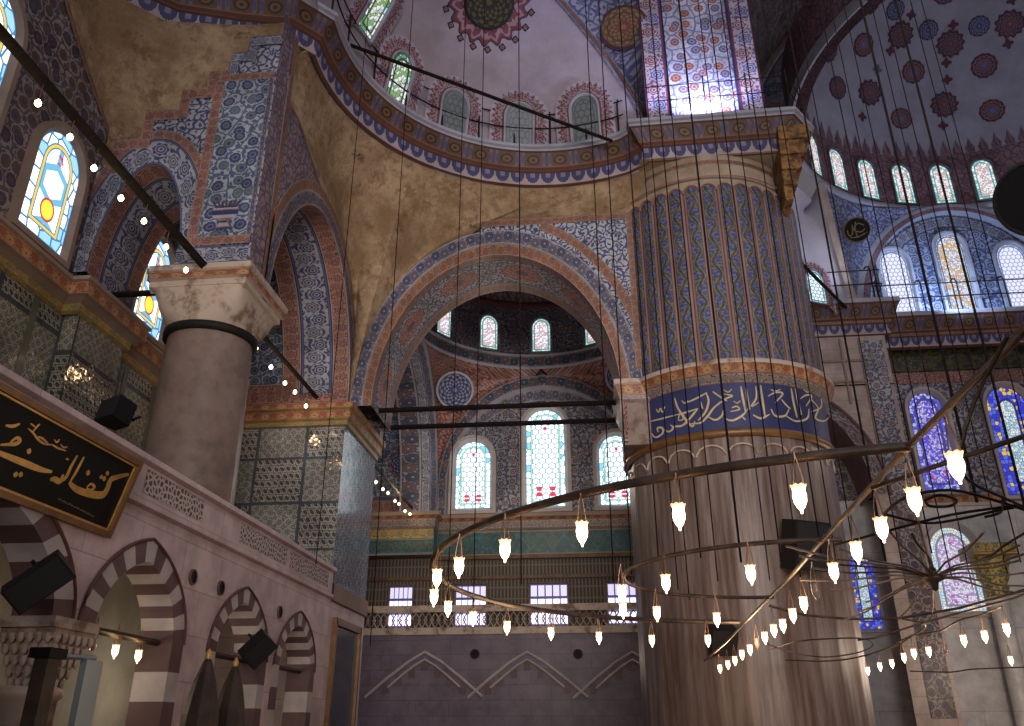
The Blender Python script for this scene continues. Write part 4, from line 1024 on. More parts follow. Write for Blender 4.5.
for i, k in enumerate([-1, 0, 1, 2, 3, 4]):
    a = math.radians(azs[0] + step*k); p = Vector((DC.x + (DR-.03)*cos(a), DC.y + (DR-.03)*sin(a), 18.84))
    window(p, (-sin(a), cos(a), 0), (0, 0, 1), .66, 1.62, G_DRUM, M_ARAB_V, dl[i], .09, .08, .03)
p = onsph(798, 130, DC, DR); a = math.radians(azs[0] - step*2.1)
p = Vector((DC.x + (DR-.1)*cos(a), DC.y + (DR-.1)*sin(a), 18.84)); window(p, (-sin(a), cos(a), 0), (0, 0, 1), .66, 1.62, G_DRUM, M_ARAB_V, dl[6], .09, .08, .03)
# arch soffit with blue roundels between the flower panel and the dome
cen2 = DC - qn*((DC - qa).dot(qn)); rad2 = sqrt(max(DR*DR - (cen2 - DC).length_squared, .1))
k1 = Vector((0, 0, 1)) - qn*qn.z; k1.normalize(); k2 = qn.cross(k1).normalized()
def circ2(r, off, n=80, a0=-1.75, a1=1.75): return [cen2 + qn*off + k1*(r*cos(a0+(a1-a0)*i/n)) + k2*(r*sin(a0+(a1-a0)*i/n)) for i in range(n+1)]
mb = MB()
ro_ = rad2 - .03
for w_, m in ((.75, M_ARAB_V), (.10, M_SLAB), (1.15, band('blue_roundel_band', (.20, .19, .24), (.10, .10, .18), (.03, .06, .13), (.20, .10, .05), 1.9, 1.0, line=(.10, .09, .12))), (.10, M_SLAB), (.25, M_FRAMEB)):
    mb.strip(circ2(ro_ + w_, .02), circ2(ro_, .02), m); ro_ += w_
front = [p_ for p_ in circ2(ro_, .0, 200, -3.1, 3.1) if p_.z > 14.0]
tp_ = max(front, key=lambda p_: p_.z); sgn = 1 if min(front, key=lambda p_: proj(p_)[0] if p_.z > 18 else 9e9) in [p_ for p_ in front if (p_ - cen2).dot(k2) > 0] else -1
side = sorted([p_ for p_ in front if (p_ - cen2).dot(k2)*sgn >= 0 and p_.z > 17], key=lambda p_: p_.z)
print('SIDE', [tuple(round(c_) for c_ in proj(p_)) for p_ in side[::10]], [tuple(round(c_, 1) for c_ in p_) for p_ in side[::10]])
rul = [Vector((4.13, 16.02, 14.0 + 12.0*i/(len(side)-1))) for i in range(len(side))]
m2 = MB(); m2.fill(rul, side, M_FLOR_D, 6, lambda p_: (p_.x*.7 + p_.y*.7, p_.z))
struct(m2.build('wall_above_ledge'), 'dark painted wall strip right of the lit flower panel', 'wall')
ro = mb.build('dome_rib_right'); clip(ro, Vector((0, 0, 18.6)), Vector((0, 0, -1)))
struct(ro, 'curved arch soffit with blue roundels at the edge of the grey dome', 'arch')

# ---- tympanum with three windows, pendentive, conch
TX, TA, TZ, TR = 12.55, 3.25, 14.25, 4.15
t_o = PY(arch(TX, TA, TZ, TR, 60), WY)
mb = MB()
mb.fill([Vector((p.x, WY, TZ-.2)) for p in t_o], t_o, M_FLOR_S, 6, uvY)
mb.strip(PY(arch(TX, TA+.42, TZ, TR+.22, 60), WY-.30), PY(arch(TX, TA+.22, TZ, TR+.10, 60), WY-.32), M_SLAB)
mb.strip(PY(arch(TX, TA+.22, TZ, TR+.10, 60), WY-.32), PY(arch(TX, TA, TZ, TR-.04, 60), WY-.30), M_ARAB_V)
mb.strip(PY(arch(TX, TA, TZ, TR-.04, 60), WY-.30), PY(arch(TX, TA, TZ, TR-.04, 60), WY), M_SLAB)
mb.strip(PY(arch(TX, TA-.05, TZ, TR-.1, 60), WY-.02), PY(arch(TX, TA-.5, TZ, TR-.55, 60), WY-.02), M_BLUEB)
struct(mb.build('wall_tympanum'), 'blue floodlit tympanum wall with three windows under a round arch', 'wall')
G_TY1 = glass('lit_glass_tympanum', 1.0, 2.7, ((.75, .80, .95), (.35, .5, .8), WH), (.6, .7, .9), ((.30, .36, .62), (.85, .86, 1.0)), None, 1.15, .12, (.12, .16, .32), .05, .07, .17)
G_TY2 = glass('lit_glass_tympanum_colour', 1.0, 3.2, ((.4, .6, .85), (.7, .75, .9), WH), (.5, .6, .85), ((.2, .3, .6), (.8, .82, .95)), None, 1.1, .15, (.05, .09, .18), .05, .07, .16, tint=((.75, .45, .12), (.75, .8, .95)))
for x, h, gm, lab in ((10.45, 2.75, G_TY1, 'white stained-glass window at the left of the blue tympanum'), (12.42, 3.25, G_TY2, 'tall coloured stained-glass window in the middle of the blue tympanum'), (14.35, 2.75, G_TY1, 'white stained-glass window of the tympanum at the right edge')):
    window(Vector((x, WY-.02, 14.25)), (1, 0, 0), (0, 0, 1), .92, h, gm, M_SLAB, lab, .14, .12, .03)
# pendentive with black roundel
tl = [p for p in PY(arch(TX, TA+.40, TZ, TR+.22, 60), WY-.28) if p.x < TX+.2]
Rr_ = resample(tl, 30); base = Rr_[0]
Ll = resample([base + Vector((-.35, -.9, -.1)), ony(845, 285, 25.6), ony(832, 240, 25.0), onz(818, 184, 18.42)], 30)
topc = [Vector((DC.x + (DR-.05)*cos(math.radians(a)), DC.y + (DR-.05)*sin(math.radians(a)), 18.42)) for a in [math.degrees(atan2(Ll[-1].y-DC.y, Ll[-1].x-DC.x)) + (math.degrees(atan2(Rr_[-1].y-DC.y, Rr_[-1].x-DC.x)) - math.degrees(atan2(Ll[-1].y-DC.y, Ll[-1].x-DC.x)))*i/29 for i in range(30)]]
Ll[-1] = topc[0]; Rr_[-1] = topc[-1]
mb = MB(); mb.rows(coons(resample([Ll[0], Rr_[0]], 30), topc, Ll, Rr_), M_ARAB_L)
mb.strip([p + Vector((-.02, -.06, 0)) for p in Ll], [p + Vector((.22, -.03, 0)) for p in Ll], M_PIERM)
struct(mb.build('pendentive_right'), 'blue lavender pendentive beside the tympanum arch', 'pendentive')
def disc(name, p, n_, r, mrim, mface, parent=None, th=.06, segs=48):
    n_ = n_.normalized(); e1 = n_.cross(Vector((0, 0, 1))).normalized(); e2 = e1.cross(n_).normalized()
    mb = MB(); C = lambda rr, o: [p + n_*o + e1*(rr*cos(2*pi*k/segs)) + e2*(rr*sin(2*pi*k/segs)) for k in range(segs+1)]
    mb.rows([C(r, -.02), C(r, th), C(r*.93, th*1.2), C(r*.9, th*.7)], mrim, smooth=False)
    cc_ = C(r*.9, th*.7)
    for k in range(segs): mb.face([p + n_*th*.7, cc_[k], cc_[k+1]], mface, [(.5, .5), (.5+.5*cos(2*pi*k/segs), .5+.5*sin(2*pi*k/segs)), (.5+.5*cos(2*pi*(k+1)/segs), .5+.5*sin(2*pi*(k+1)/segs))])
    return mb.build(name, parent), e1, e2
p = ony(857, 230, 25.6); d_, e1, e2 = disc('calligraphy_roundel', p, EYE - p + Vector((0, 0, 6)), .44, M_DULLGOLD, M_BOARD)
tag(d_, 'round black board with gold writing high on the blue pendentive', 'roundel')
mb = MB(); n_ = e2.cross(e1).normalized(); n_ = n_ if n_.dot(EYE-p) > 0 else -n_
for P_ in ([(-.25, .1), (-.05, .2), (.1, .02), (-.1, -.1), (-.25, -.02)], [(.0, .28), (.05, 0), (.02, -.28)], [(.12, .2), (.16, -.1), (.28, -.15), (.3, .05)], [(-.3, -.15), (0, -.25), (.25, -.22)]):
    sl = smoothline([Vector((a, b, 0)) for a, b in P_], 5); pts = [p + n_*.06 + e1*v.x + e2*v.y for v in sl]; ribbon(pts, [.04]*len(pts), n_, .012, M_DULLGOLD, mb)
tag(mb.build('gold_lettering', d_), 'gold lettering')
# white conch left of the pendentive
Lc = resample([Vector((5.9, 22.2, 14.25)), Vector((5.9, 22.2, 16.6)), Vector((6.3, 23.0, 17.6)), onz(812, 200, 17.9)], 20)
Rc = [p + Vector((-.02, .15, 0)) for p in resample([Ll[0]] + Ll[1:], 20)]
mb = MB(); rows = []
for a_, b_ in zip(Lc, Rc):
    rows.append([a_.lerp(b_, i/16) + Vector((-.1, 1.0, .0))*sin(pi*i/16)*.9 for i in range(17)])
mb.rows(rows, M_CONCH)
struct(mb.build('conch'), 'plain white conch wall between the pier and the blue pendentive', 'wall')
pw = ony(818, 303, 24.55)
window(pw, Vector((1, .45, 0)), (0, 0, 1), .62, 1.15, glass('lit_glass_conch', .62, 1.15, ((.3, .75, .8), (.7, .9, .9), WH), (.5, .8, .85), ((.1, .3, .36), (.85, .92, .95)), None, 1.2, .12, (.04, .15, .18), .05, .07, .14), M_ROSETTE, 'teal and white window with red lace border just right of the pier flutes', .08, .1, .03, 1.15, M_ROSETTE, .25)

# ---- right cornice, projecting block, window wall
mb = MB(); pth = [(4.9, 25.35), (9.28, 25.35), (9.36, WY-.5), (16, WY-.5)]
sweep(mb, pth, [(-.1, 13.05), (.02, 13.1), (.05, 13.42), (.10, 13.46), (.12, 13.54), (.20, 13.58), (.34, 14.0), (.4, 14.05), (.4, 14.2), (-1.5, 14.22)],
      [M_DRED, M_PETAL, M_DRED, M_ORANGE, M_DRED, M_STUD, M_DRED, M_SLAB, M_SLAB])
struct(mb.build('trim_7'), 'brown studded cornice below the blue tympanum on the right', 'cornice')
mb = MB()
mb.box(4.9, 9.12, 25.4, WY, 11.4, 13.1, M_PIERM)
bx = arch(5.2, 2.75, 8.0, 3.2, 40)
loB = [Vector((x, 25.4, z)) for x, z in bx if x > 5.2] + [Vector((7.95, 25.4, 0)), Vector((9.12, 25.4, 0))]
hiB = [Vector((p_.x, 25.4, 11.45)) for p_ in loB]
mb.fill(loB, hiB, M_PIERM, 4, uvY)
mb.face([(9.12, 25.4, 0), (9.12, WY, 0), (9.12, WY, 13.1), (9.12, 25.4, 13.1)], M_PIERM, [(0, 0), (1.6, 0), (1.6, 13), (0, 13)])
a1_ = [Vector((x, 25.36, z)) for x, z in bx if x > 5.1]; a2_ = [Vector((5.2 + (p_.x-5.2)*1.16, 25.36, 8.0 + (p_.z-8)*1.12)) for p_ in a1_]
mb.strip(a2_, a1_, M_FLOR_D); mb.strip(a1_, [Vector((p_.x, WY, p_.z)) for p_ in a1_], M_RSTONE)
mb.tube([p_ + Vector((0, -.02, 0)) for p_ in a2_], .05, M_RSTONE, 6)
mb.face([(8.35, 25.37, 8.0), (9.0, 25.37, 8.0), (9.0, 25.37, 12.9), (8.35, 25.37, 12.9)], M_FLOR_G, [(0, 0), (.65, 0), (.65, 4.9), (0, 4.9)])
mb.face([(8.35, 25.37, 2), (9.0, 25.37, 2), (9.0, 25.37, 8.0), (8.35, 25.37, 8.0)], M_FLOR_D, [(0, 0), (.65, 0), (.65, 6), (0, 6)])
for x_ in (7.0, 7.7, 8.28): mb.box(x_, x_+.06, 25.34, 25.4, 8.6 if x_ > 7.9 else 10.8, 13.0, M_FRAMEB)
mb.box(6.2, 8.3, 25.33, 25.4, 12.2, 12.26, M_FRAMEB); mb.box(6.2, 8.3, 25.33, 25.4, 11.5, 11.56, M_FRAMEB)
struct(mb.build('pier_block'), 'panelled stone block with flower strip and dark arch behind the round pier', 'pier')
mb = MB()
mb.face([(9.0, WY, 8.2), (16, WY, 8.2), (16, WY, 13.2), (9.0, WY, 13.2)], M_FLOR_G, [(0, 0), (7, 0), (7, 5), (0, 5)])
mb.face([(4.0, WY, 0), (16, WY, 0), (16, WY, 8.2), (4.0, WY, 8.2)], M_GREYM, [(0, 0), (12, 0), (12, 8.2), (0, 8.2)])
mb.face([(4.0, WY, 8.2), (9.0, WY, 8.2), (9.0, WY, 13), (4.0, WY, 13)], M_FLOR_D, [(0, 0), (5, 0), (5, 5), (0, 5)])
rY(9.0, 16, 8.05, 8.3, M_ORANGE2, WY-.06); rY(9.0, 16, 12.0, 12.38, M_ARAB_R, WY-.03); rY(9.0, 16, 13.3-.05, 13.3, M_ORANGE, WY-.03)
mb.box(9.0, 16, WY-.1, WY, 7.95, 8.05, M_WHITEF)
rwall = struct(mb.build('wall_right_windows'), 'right back wall with deep blue windows above grey marble', 'wall')
fz = floral('green_gold_frieze', (.025, .03, .02), (.10, .085, .02), (.09, .075, .02), (.02, .035, .03), 3.0, .12, .5, .2, lo=.5)
mb = MB(); mb.box(9.35, 16, WY-.08, WY, 12.42, 13.25, fz)
struct(mb.build('inscription_frieze'), 'dark green frieze with gold script above the blue windows', 'frieze')
G_BLUE = glass('deep_blue_glass', 1.05, 3.2, ((.10, .10, .75), (.45, .5, .95), (.05, .04, .35)), (.06, .05, .45), ((.03, .02, .2), (.7, .66, .95)), ((.55, .05, .2), (.8, .5, .08), False), 1.0, .10, (.02, .015, .10), .17, .22, .2, tint=((.12, .08, .75), (.45, .4, .9)))
G_BLUE2 = glass('deep_blue_glass_border', 1.2, 3.4, ((.03, .04, .65), (.1, .15, .8), (.8, .55, .15)), (.02, .02, .3), ((.1, .25, .35), (.75, .85, .95)), None, 1.0, .12, (.01, .01, .08), .34, .38, .12, tint=((.35, .6, .7), (.85, .9, .95)))
G_RED = glass('magenta_glass', 1.25, 2.4, ((.5, .75, .9), (.75, .75, .55), WH), (.4, .55, .85), ((.5, .5, .6), (.8, .8, .85)), ((.55, .05, .4), (.75, .1, .5), False), 1.1, .08, (.12, .10, .16), .16, .19, .13, tint=((.45, .25, .6), (.75, .8, .9)))
window(Vector((10.48, WY-.03, 8.45)), (1, 0, 0), (0, 0, 1), 1.05, 3.2, G_BLUE, M_WHITEF, 'deep blue and violet arched window crossed by the chandelier arm', .16, .2, .03)
window(Vector((12.95, WY-.03, 8.25)), (1, 0, 0), (0, 0, 1), 1.2, 3.5, G_BLUE2, M_WHITEF, 'royal blue bordered window at the right edge behind a lamp', .16, .2, .03)
window(Vector((10.35, WY-.03, 4.85)), (1, 0, 0), (0, 0, 1), 1.25, 2.45, G_RED, M_WHITEF, 'magenta and white window behind the chandelier hub', .16, .2, .03)
window(Vector((7.62, WY-.03, 4.4)), (1, 0, 0), (0, 0, 1), .75, 2.1, G_BLUE2, M_WHITEF, 'narrow strip of blue and amber window at the right side of the pier', .1, .1, .03)
mb = MB(); pc_ = ony(1000, 600, 26.2)
mb.lathe([(.34, 0), (.34, .3), (.27, .4), (.25, 5.0), (.28, 5.05), (.28, 5.15)], (pc_.x, 26.3, 0), M_GREYM, 24)
cl = struct(mb.build('slender_column'), 'slender pale column with gilded capital at the right edge', 'column')
mb = MB(); mb.lathe([(.27, 5.15), (.36, 5.4), (.33, 5.5), (.45, 5.75), (.42, 5.85), (.52, 6.1), (.52, 6.25)], (pc_.x, 26.3, 0), material('gilded_green_capital', lambda: mix(noise(objv(), 12, 3) > .5, (.10, .11, .05), (.38, .30, .08)), .5), 12, smooth=False)
mb.box(pc_.x-.6, pc_.x+.6, 25.75, 26.85, 6.25, 6.6, M_GOLDFR); mb.build('gilded_capital', cl)

# ---- far bay seen through the facing arch
EC = Vector((-1.85, 23.02)); ER = 3.74
epts = lambda r, z, a0=-10, a1=190, st=4: [Vector((EC.x + r*cos(math.radians(a)), EC.y + r*sin(math.radians(a)), z)) for a in range(a1, a0-1, -st)]
mb = MB()
mb.rows([epts(ER, 12.98), epts(ER-.05, 13.05)], M_SLAB); mb.rows([epts(ER-.05, 13.05), epts(ER-.02, 13.45)], M_DARKB, norm=True); mb.rows([epts(ER-.02, 13.45), epts(ER-.08, 13.5)], M_SLAB)
mb.rows([epts(ER, 13.5), epts(ER, 15.35)], floral('drum_floral', (.20, .19, .23), (.05, .05, .09), (.03, .04, .09), (.12, .06, .06), 2.8, .06, .45, .3))
mb.rows([epts(ER, 15.3), epts(ER-.08, 15.36), epts(ER-.08, 15.5), epts(ER, 15.56)], M_DARKRED)
mb.rows([[Vector((EC.x + ER*cos(e)*cos(math.radians(a)), EC.y + ER*cos(e)*sin(math.radians(a)), 15.5 + ER*.8*sin(e))) for a in range(190, -11, -5)] for e in [math.radians(t) for t in range(0, 90, 6)]], M_CREAMP)
for i in range(24):
    a = math.radians(5 + 170*i/23); e = .06; d_ = .055
    pt = lambda a_, z: Vector((EC.x + (ER-.06-z*.06)*cos(a_), EC.y + (ER-.06-z*.06)*sin(a_), 15.55 + z))
    mb.face([pt(a-d_, 0), pt(a+d_, 0), pt(a+d_, .25), pt(a, .6), pt(a-d_, .25)], M_ARAB_P, [(0, 0), (.4, 0), (.4, .25), (.2, .6), (0, .25)])
struct(mb.build('drum_far_bay'), 'small painted drum and dome seen through the facing arch', 'dome')
G_EX = glass('lit_glass_far_drum', .62, 1.25, ((.75, .9, .85), (.3, .6, .5), WH), (.7, .85, .82), ((.35, .30, .4), (.92, .9, .95)), None, 1.35, .12, (.10, .2, .2), .06, .08, .12, tint=((.7, .4, .45), WH))
exl = ['lit window of the small far drum, cut by the arch on its left', 'second lit window of the small far drum, left of its centre', 'lit window of the small far drum, right of its centre', 'lit window of the small far drum, cut by the arch on its right']
for i, (px, py) in enumerate([(448, 333), (490, 347), (541, 349), (592, 342)]):
    p = onz(px, py, 13.62); a = atan2(p.y - EC.y, p.x - EC.x); p = Vector((EC.x + (ER-.02)*cos(a), EC.y + (ER-.02)*sin(a), 13.62))
    window(p, (-sin(a), cos(a), 0), (0, 0, 1), .62, 1.25, G_EX, M_DARKB, exl[i], .08, .08, .03)
wc, wa, wr = -1.85, 3.42, 4.75
mb = MB()
ZB = 9.0; wr -= 1.0
wo = PY(arch(wc, wa, ZB, wr, 60, 0, 1.0), WY)
mb.fill([Vector((p_.x, WY, 8.0)) for p_ in wo], wo, M_FLOR_G, 6, uvY)
for (r0, h0, y0_), (r1, h1_, y1_), m in (((wa+.02, wr+.0, WY-.22), (wa-.25, wr-.40, WY-.22), M_DARKB), ((wa-.25, wr-.40, WY-.22), (wa-.29, wr-.46, WY-.10), M_SLAB), ((wa-.29, wr-.46, WY-.10), (wa-.52, wr-.86, WY-.04), M_BLUEB2)):
    mb.strip(PY(arch(wc, r0, ZB, h0, 60, 0, 1.0), y0_), PY(arch(wc, r1, ZB, h1_, 60, 0, 1.0), y1_), m)
# wall of the side aisle bay left of it, with its border frame
mb.face([(-9.5, WY-.35, 8.0), (-5.5, WY-.35, 8.0), (-5.5, WY-.35, 15.5), (-9.5, WY-.35, 15.5)], M_FLOR_B, [(0, 0), (4, 0), (4, 7.5), (0, 7.5)])
rY(-9.5, -5.5, 8.0, 8.5, M_REDB, WY-.38); rY(-9.5, -5.5, 8.5, 8.66, M_BLUEB2, WY-.38); rY(-5.75, -5.5, 8.5, 14, M_REDB, WY-.39, False); rY(-6.05, -5.75, 8.5, 14, M_DARKB, WY-.40, False)
mb.face([(-9.5, WY+.3, 8), (4, WY+.3, 8), (4, WY+.3, 17), (-9.5, WY+.3, 17)], M_FLOR_D, [(0, 0), (13.5, 0), (13.5, 9), (0, 9)])
wb = struct(mb.build('wall_back_bay'), 'far wall of the bay with three tall windows under a painted arch', 'wall')
mb = MB(); q = ony(404, 462, WY-.42)
for r_, m, o_ in ((.52, M_ARAB_R, 0), (.42, M_MOTB, .01)):
    for k in range(32):
        t0, t1 = 2*pi*k/32, 2*pi*(k+1)/32
        mb.face([q + Vector((0, -o_, 0)), q + Vector((r_*cos(t0), -o_, r_*sin(t0)*1.15)), q + Vector((r_*cos(t1), -o_, r_*sin(t1)*1.15))], m, [(.5, .5), (.5+.5*cos(t0), .5+.5*sin(t0)), (.5+.5*cos(t1), .5+.5*sin(t1))])
struct(mb.build('painted_roundel'), 'painted rosette low on the wall left of the far windows', 'roundel')
# side arch between the far bay and the aisle
sc_, sa, sr = 23.1, 3.75, 4.9
mb = MB(); S = lambda d, x: PX(arch(sc_, sa - d, 8.0, sr - d, 60), x)
mb.strip(S(-.05, LX), S(.22, LX), M_SLAB); mb.strip(S(.22, LX), S(.62, LX-.12), M_BLUEB2); mb.strip(S(.62, LX-.12), S(.66, LX-.40), M_BLUEB); mb.strip(S(.66, LX-.40), S(.70, LX-1.1), M_DARKB)
S2 = lambda d, x: PX(arch(1.9*0 + sc_, sa - d, 8.0, sr - d, 60), x)
struct(mb.build('wall_far_side_arch'), 'blue banded side arch at the left of the far bay', 'arch')
for sx, cxn in ((-1, 'left'), (1, 'right')):
    cornr = Vector((wc + sx*3.44, WY-.1, 8.6)); cornl = cornr
    wallside = resample([p_ for p_ in PY(arch(wc, wa+.0, ZB, wr, 60), WY-.2) if (p_.x - wc)*sx >= -.01 and p_.z > 8.6][::(1 if sx < 0 else -1)], 25)
    sideside = resample([p_ for p_ in PX(arch(sc_, sa+.02, 8.0, sr, 60), wc + sx*3.46) if p_.y >= sc_-.01 and p_.z > 8.6][::-1], 25)
    tp = [Vector((EC.x + ER*cos(math.radians(a)), EC.y + ER*sin(math.radians(a)), 13.0)) for a in [(180 - 90*i/24) if sx < 0 else (90*i/24) for i in range(25)]]
    sideside[-1] = tp[0]; wallside[-1] = tp[-1]; bt = resample([sideside[0], wallside[0]], 25)
    mb = MB(); mb.rows(coons(bt, tp, sideside, wallside), M_ARAB_R)
    q = ony(455, 390, 26.0) if sx < 0 else ony(624, 376, 26.0)
    dd = (EYE - q).normalized(); e1 = dd.cross(Vector((0, 0, 1))).normalized(); e2 = e1.cross(dd)
    for r_, m, o_ in ((.62, M_SLAB, .3), (.55, M_MOTB, .34)):
        for k in range(32):
            t0, t1 = 2*pi*k/32, 2*pi*(k+1)/32
            mb.face([q + dd*o_, q + dd*o_ + (e1*cos(t0) + e2*sin(t0))*r_, q + dd*o_ + (e1*cos(t1) + e2*sin(t1))*r_], m, [(.5, .5), (.5+.5*cos(t0), .5+.5*sin(t0)), (.5+.5*cos(t1), .5+.5*sin(t1))])
    struct(mb.build('pendentive_far'), 'red arabesque pendentive with blue rosette at the %s of the far bay' % cxn, 'pendentive')
G_BACK = glass('lit_glass_back', 1.1, 2.4, ((.62, .78, .84), WH, (.16, .36, .46)), (.40, .62, .30), ((.12, .22, .30), (.95, .95, .98)), ((.40, .015, .04), (.6, .1, .15), False), 2.4, .2, (.05, .16, .21), .15, .19, .20)
G_BACKC = glass('lit_glass_back_tall', 1.2, 3.4, ((.62, .78, .84), WH, (.16, .36, .46)), (.40, .62, .30), ((.12, .22, .30), (.95, .95, .98)), ((.40, .015, .04), (.6, .1, .15), False), 2.4, .2, (.05, .16, .21), .15, .19, .20)
window(Vector((-4.16, WY-.05, 8.25)), (1, 0, 0), (0, 0, 1), 1.15, 2.25, G_BACK, M_WHITEF, 'left of the three tall stained-glass windows at the far end', .2, .2, .03)
window(Vector((-1.77, WY-.05, 8.25)), (1, 0, 0), (0, 0, 1), 1.28, 3.3, G_BACKC, M_WHITEF, 'tallest stained-glass window, in the middle of the far wall', .2, .2, .03)
window(Vector((.55, WY-.05, 8.25)), (1, 0, 0), (0, 0, 1), 1.15, 2.3, G_BACK, M_WHITEF, 'far stained-glass window partly hidden by the pier', .2, .2, .03)
# moulding, teal frieze, lattice, parapet and blind arches below
mb = MB()
sweep(mb, [(-9.5, 26.3), (-5.28, 26.3), (-5.28, WY-.12), (6, WY-.12)], [(0, 7.5), (.04, 7.56), (.06, 7.82), (.18, 7.9), (.18, 8.02), (-.3, 8.05)], [M_TEALTOP, M_TEALTOP, M_ORANGE2, M_FRAMEB, M_FRAMEB])
struct(mb.build('trim_8'), 'palmette moulding under the far windows', 'cornice')
mb = MB(); rY(-5.28, 6, 6.72, 7.52, M_TEAL, WY-.10); mb.box(-5.28, 6, WY-.16, WY, 6.62, 6.74, M_WOOD)
rY(-9.5, -5.28, 7.2, 7.52, M_GOLDFR, 26.32); rY(-9.5, -5.28, 6.72, 7.2, M_TEAL, 26.32)
mb.face([(-5.28, 26.32, 6.7), (-5.28, WY, 6.7), (-5.28, WY, 7.6), (-5.28, 26.32, 7.6)], M_TEAL, [(0, 0), (.7, 0), (.7, 1), (0, 1)])
mb.face([(-9.5, 26.32, 6.7), (-5.28, 26.32, 6.7), (-5.28, WY, 6.7), (-9.5, WY, 6.7)], M_WOOD)
struct(mb.build('trim_9'), 'teal tiled frieze with faded gold script below the far windows', 'frieze')
# faded gold script on the projecting frieze
mb = MB()
for k in range(9):
    x = -7.0 + k*.19; s_ = smoothline([Vector((x, 6.95 + .05*((k*7) % 3), 0)), Vector((x+.1, 6.88, 0)), Vector((x+.16, 7.0, 0)), Vector((x+.12, 7.1 + .03*(k % 2), 0))], 4)
    ribbon([Vector((v.x, 26.30, v.y)) for v in s_], [.025]*len(s_), Vector((0, -1, 0)), .008, M_DULLGOLD, mb)
struct(mb.build('frieze_script'), 'faded gold script strokes on the projecting teal frieze', 'frieze')
mb = MB(); mb.face([(-9.5, WY, 4.4), (6, WY, 4.4), (6, WY, 6.7), (-9.5, WY, 6.7)], M_LATT, [(0, 0), (15.5, 0), (15.5, 2.3), (0, 2.3)])
mb.box(-9.5, 6, WY-.08, WY, 6.02, 6.12, M_WOOD)
struct(mb.build('wall_lattice'), 'brown lattice screen wall behind the far gallery', 'wall')
def barglass():
    u, v, _ = sepa(uvv()); c = mix(mx(ab(fr(u*5) - .5) > .41, ab(fr(v*3) - .5) > .40), (.78, .74, 1.0), (.05, .04, .12))
    return mix(both(v > .66, v < 2), c, scalec(c, .45))
G_LOW = material('bright_gallery_window', barglass, .4, emit=True, strength=2.2)
for i, px in enumerate([401, 471, 549, 626]):
    c_ = ony(px, 600, WY-.02)
    window(Vector((c_.x, WY-.02, 4.62)), (1, 0, 0), (0, 0, 1), [.72, .95, 1.15, 1.1][i], 1.22, G_LOW, M_WOOD, ['bright barred gallery window farthest left, beside the tiled pilaster', 'bright barred gallery window behind the left end of the chandelier hoop', 'bright barred gallery window under the tallest stained glass', 'bright barred gallery window next to the pier edge'][i], .06, .08, .02, flat=True)
mb = MB(); mb.box(-9.5, 6, 26.55, 26.75, 5.0, 5.2, M_STONEC); mb.box(-9.5, 6, 26.55, 26.75, 4.35, 4.55, M_STONEC)
x = -8.0
while x < 1.6:
    mb.tube([(x, 26.65, 4.55), (x+.14, 26.65, 4.78), (x, 26.65, 5.0)], .022, M_STONEC, 4, False); mb.tube([(x+.2, 26.65, 4.55), (x+.06, 26.65, 4.78), (x+.2, 26.65, 5.0)], .022, M_STONEC, 4, False); x += .2
struct(mb.build('trim_10'), 'pierced parapet of the far gallery in front of bright windows', 'parapet')
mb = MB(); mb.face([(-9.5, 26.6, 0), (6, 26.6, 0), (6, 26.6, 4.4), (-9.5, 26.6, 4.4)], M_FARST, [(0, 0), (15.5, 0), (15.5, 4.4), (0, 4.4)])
mb.face([(-9.5, 26.55, 4.4), (6, 26.55, 4.4), (6, WY, 4.4), (-9.5, WY, 4.4)], M_STONEC)
for px in (425, 527, 632):
    a_ = ony(px, 652, 26.55)
    for k_, r_ in ((1.0, .05), (.62, .04)):
        L_ = [(-1.75*k_, -1.25*k_), (-1.1*k_, -.72*k_), (-.5*k_, -.28*k_), (0, 0), (.5*k_, -.28*k_), (1.1*k_, -.72*k_), (1.75*k_, -1.25*k_)]
        mb.tube([Vector((a_.x + u_, 26.55, a_.z - (1-k_)*.55 + v_)) for u_, v_ in L_], r_, M_WHITEF, 6)
    for k in range(7):
        t = (k - 3)/3.6; mb.box(a_.x + 1.4*t - .09, a_.x + 1.4*t + .09, 26.56, 26.6, a_.z - .5 - .75*abs(t), a_.z - .22 - .75*abs(t), M_RSTONE)
struct(mb.build('wall_far'), 'dim lower wall of the far gallery with blind pointed arches', 'wall')
for i, px in enumerate((475, 578)):
    p = ony(px, 654, 26.58); d_, _, _ = disc('wall_roundel', p, Vector((0, -1, .001)), .14, M_RSTONE, M_BOARD, th=.04, segs=20)
    tag(d_, ['dark roundel between the left and middle blind arches under the far gallery', 'dark roundel between the middle and right blind arches under the far gallery'][i], 'roundel', 'roundels of the far wall')
mb = MB(); mb.box(-7.45, -7.38, 24.2, 26.5, 5.2, 6.85, M_WOOD); mb.box(-9.5, -7.4, 26.2, 26.3, 5.2, 6.7, M_WOOD)
for k in range(14): mb.box(-7.38, -7.35, 24.25 + k*.16, 24.33 + k*.16, 5.3, 6.75, M_LATT)
tag(mb.build('wooden_screen'), 'brown wooden lattice screen beside the tiled pilaster, below the gilded frieze', 'screen')

# ================================================================== THINGS
M_LAMP = material('lit_frosted_glass', (1.0, .80, .55), .3, emit=(1.0, .70, .40), strength=LAMP_E)
M_RIM = material('lit_glass_rim', (1.0, .85, .65), .25, emit=(1.0, .62, .30), strength=1.4)
M_UNLIT = material('unlit_glass_cup', (.35, .25, .2), .15, .6)
HZ = 2.70
M_ARM = material('worn_bronze_arm', lambda: mix(sstep(noise(objv(), 6, 5), .4, .7), (.12, .09, .07), (.22, .17, .14)), .5, .4, .1)
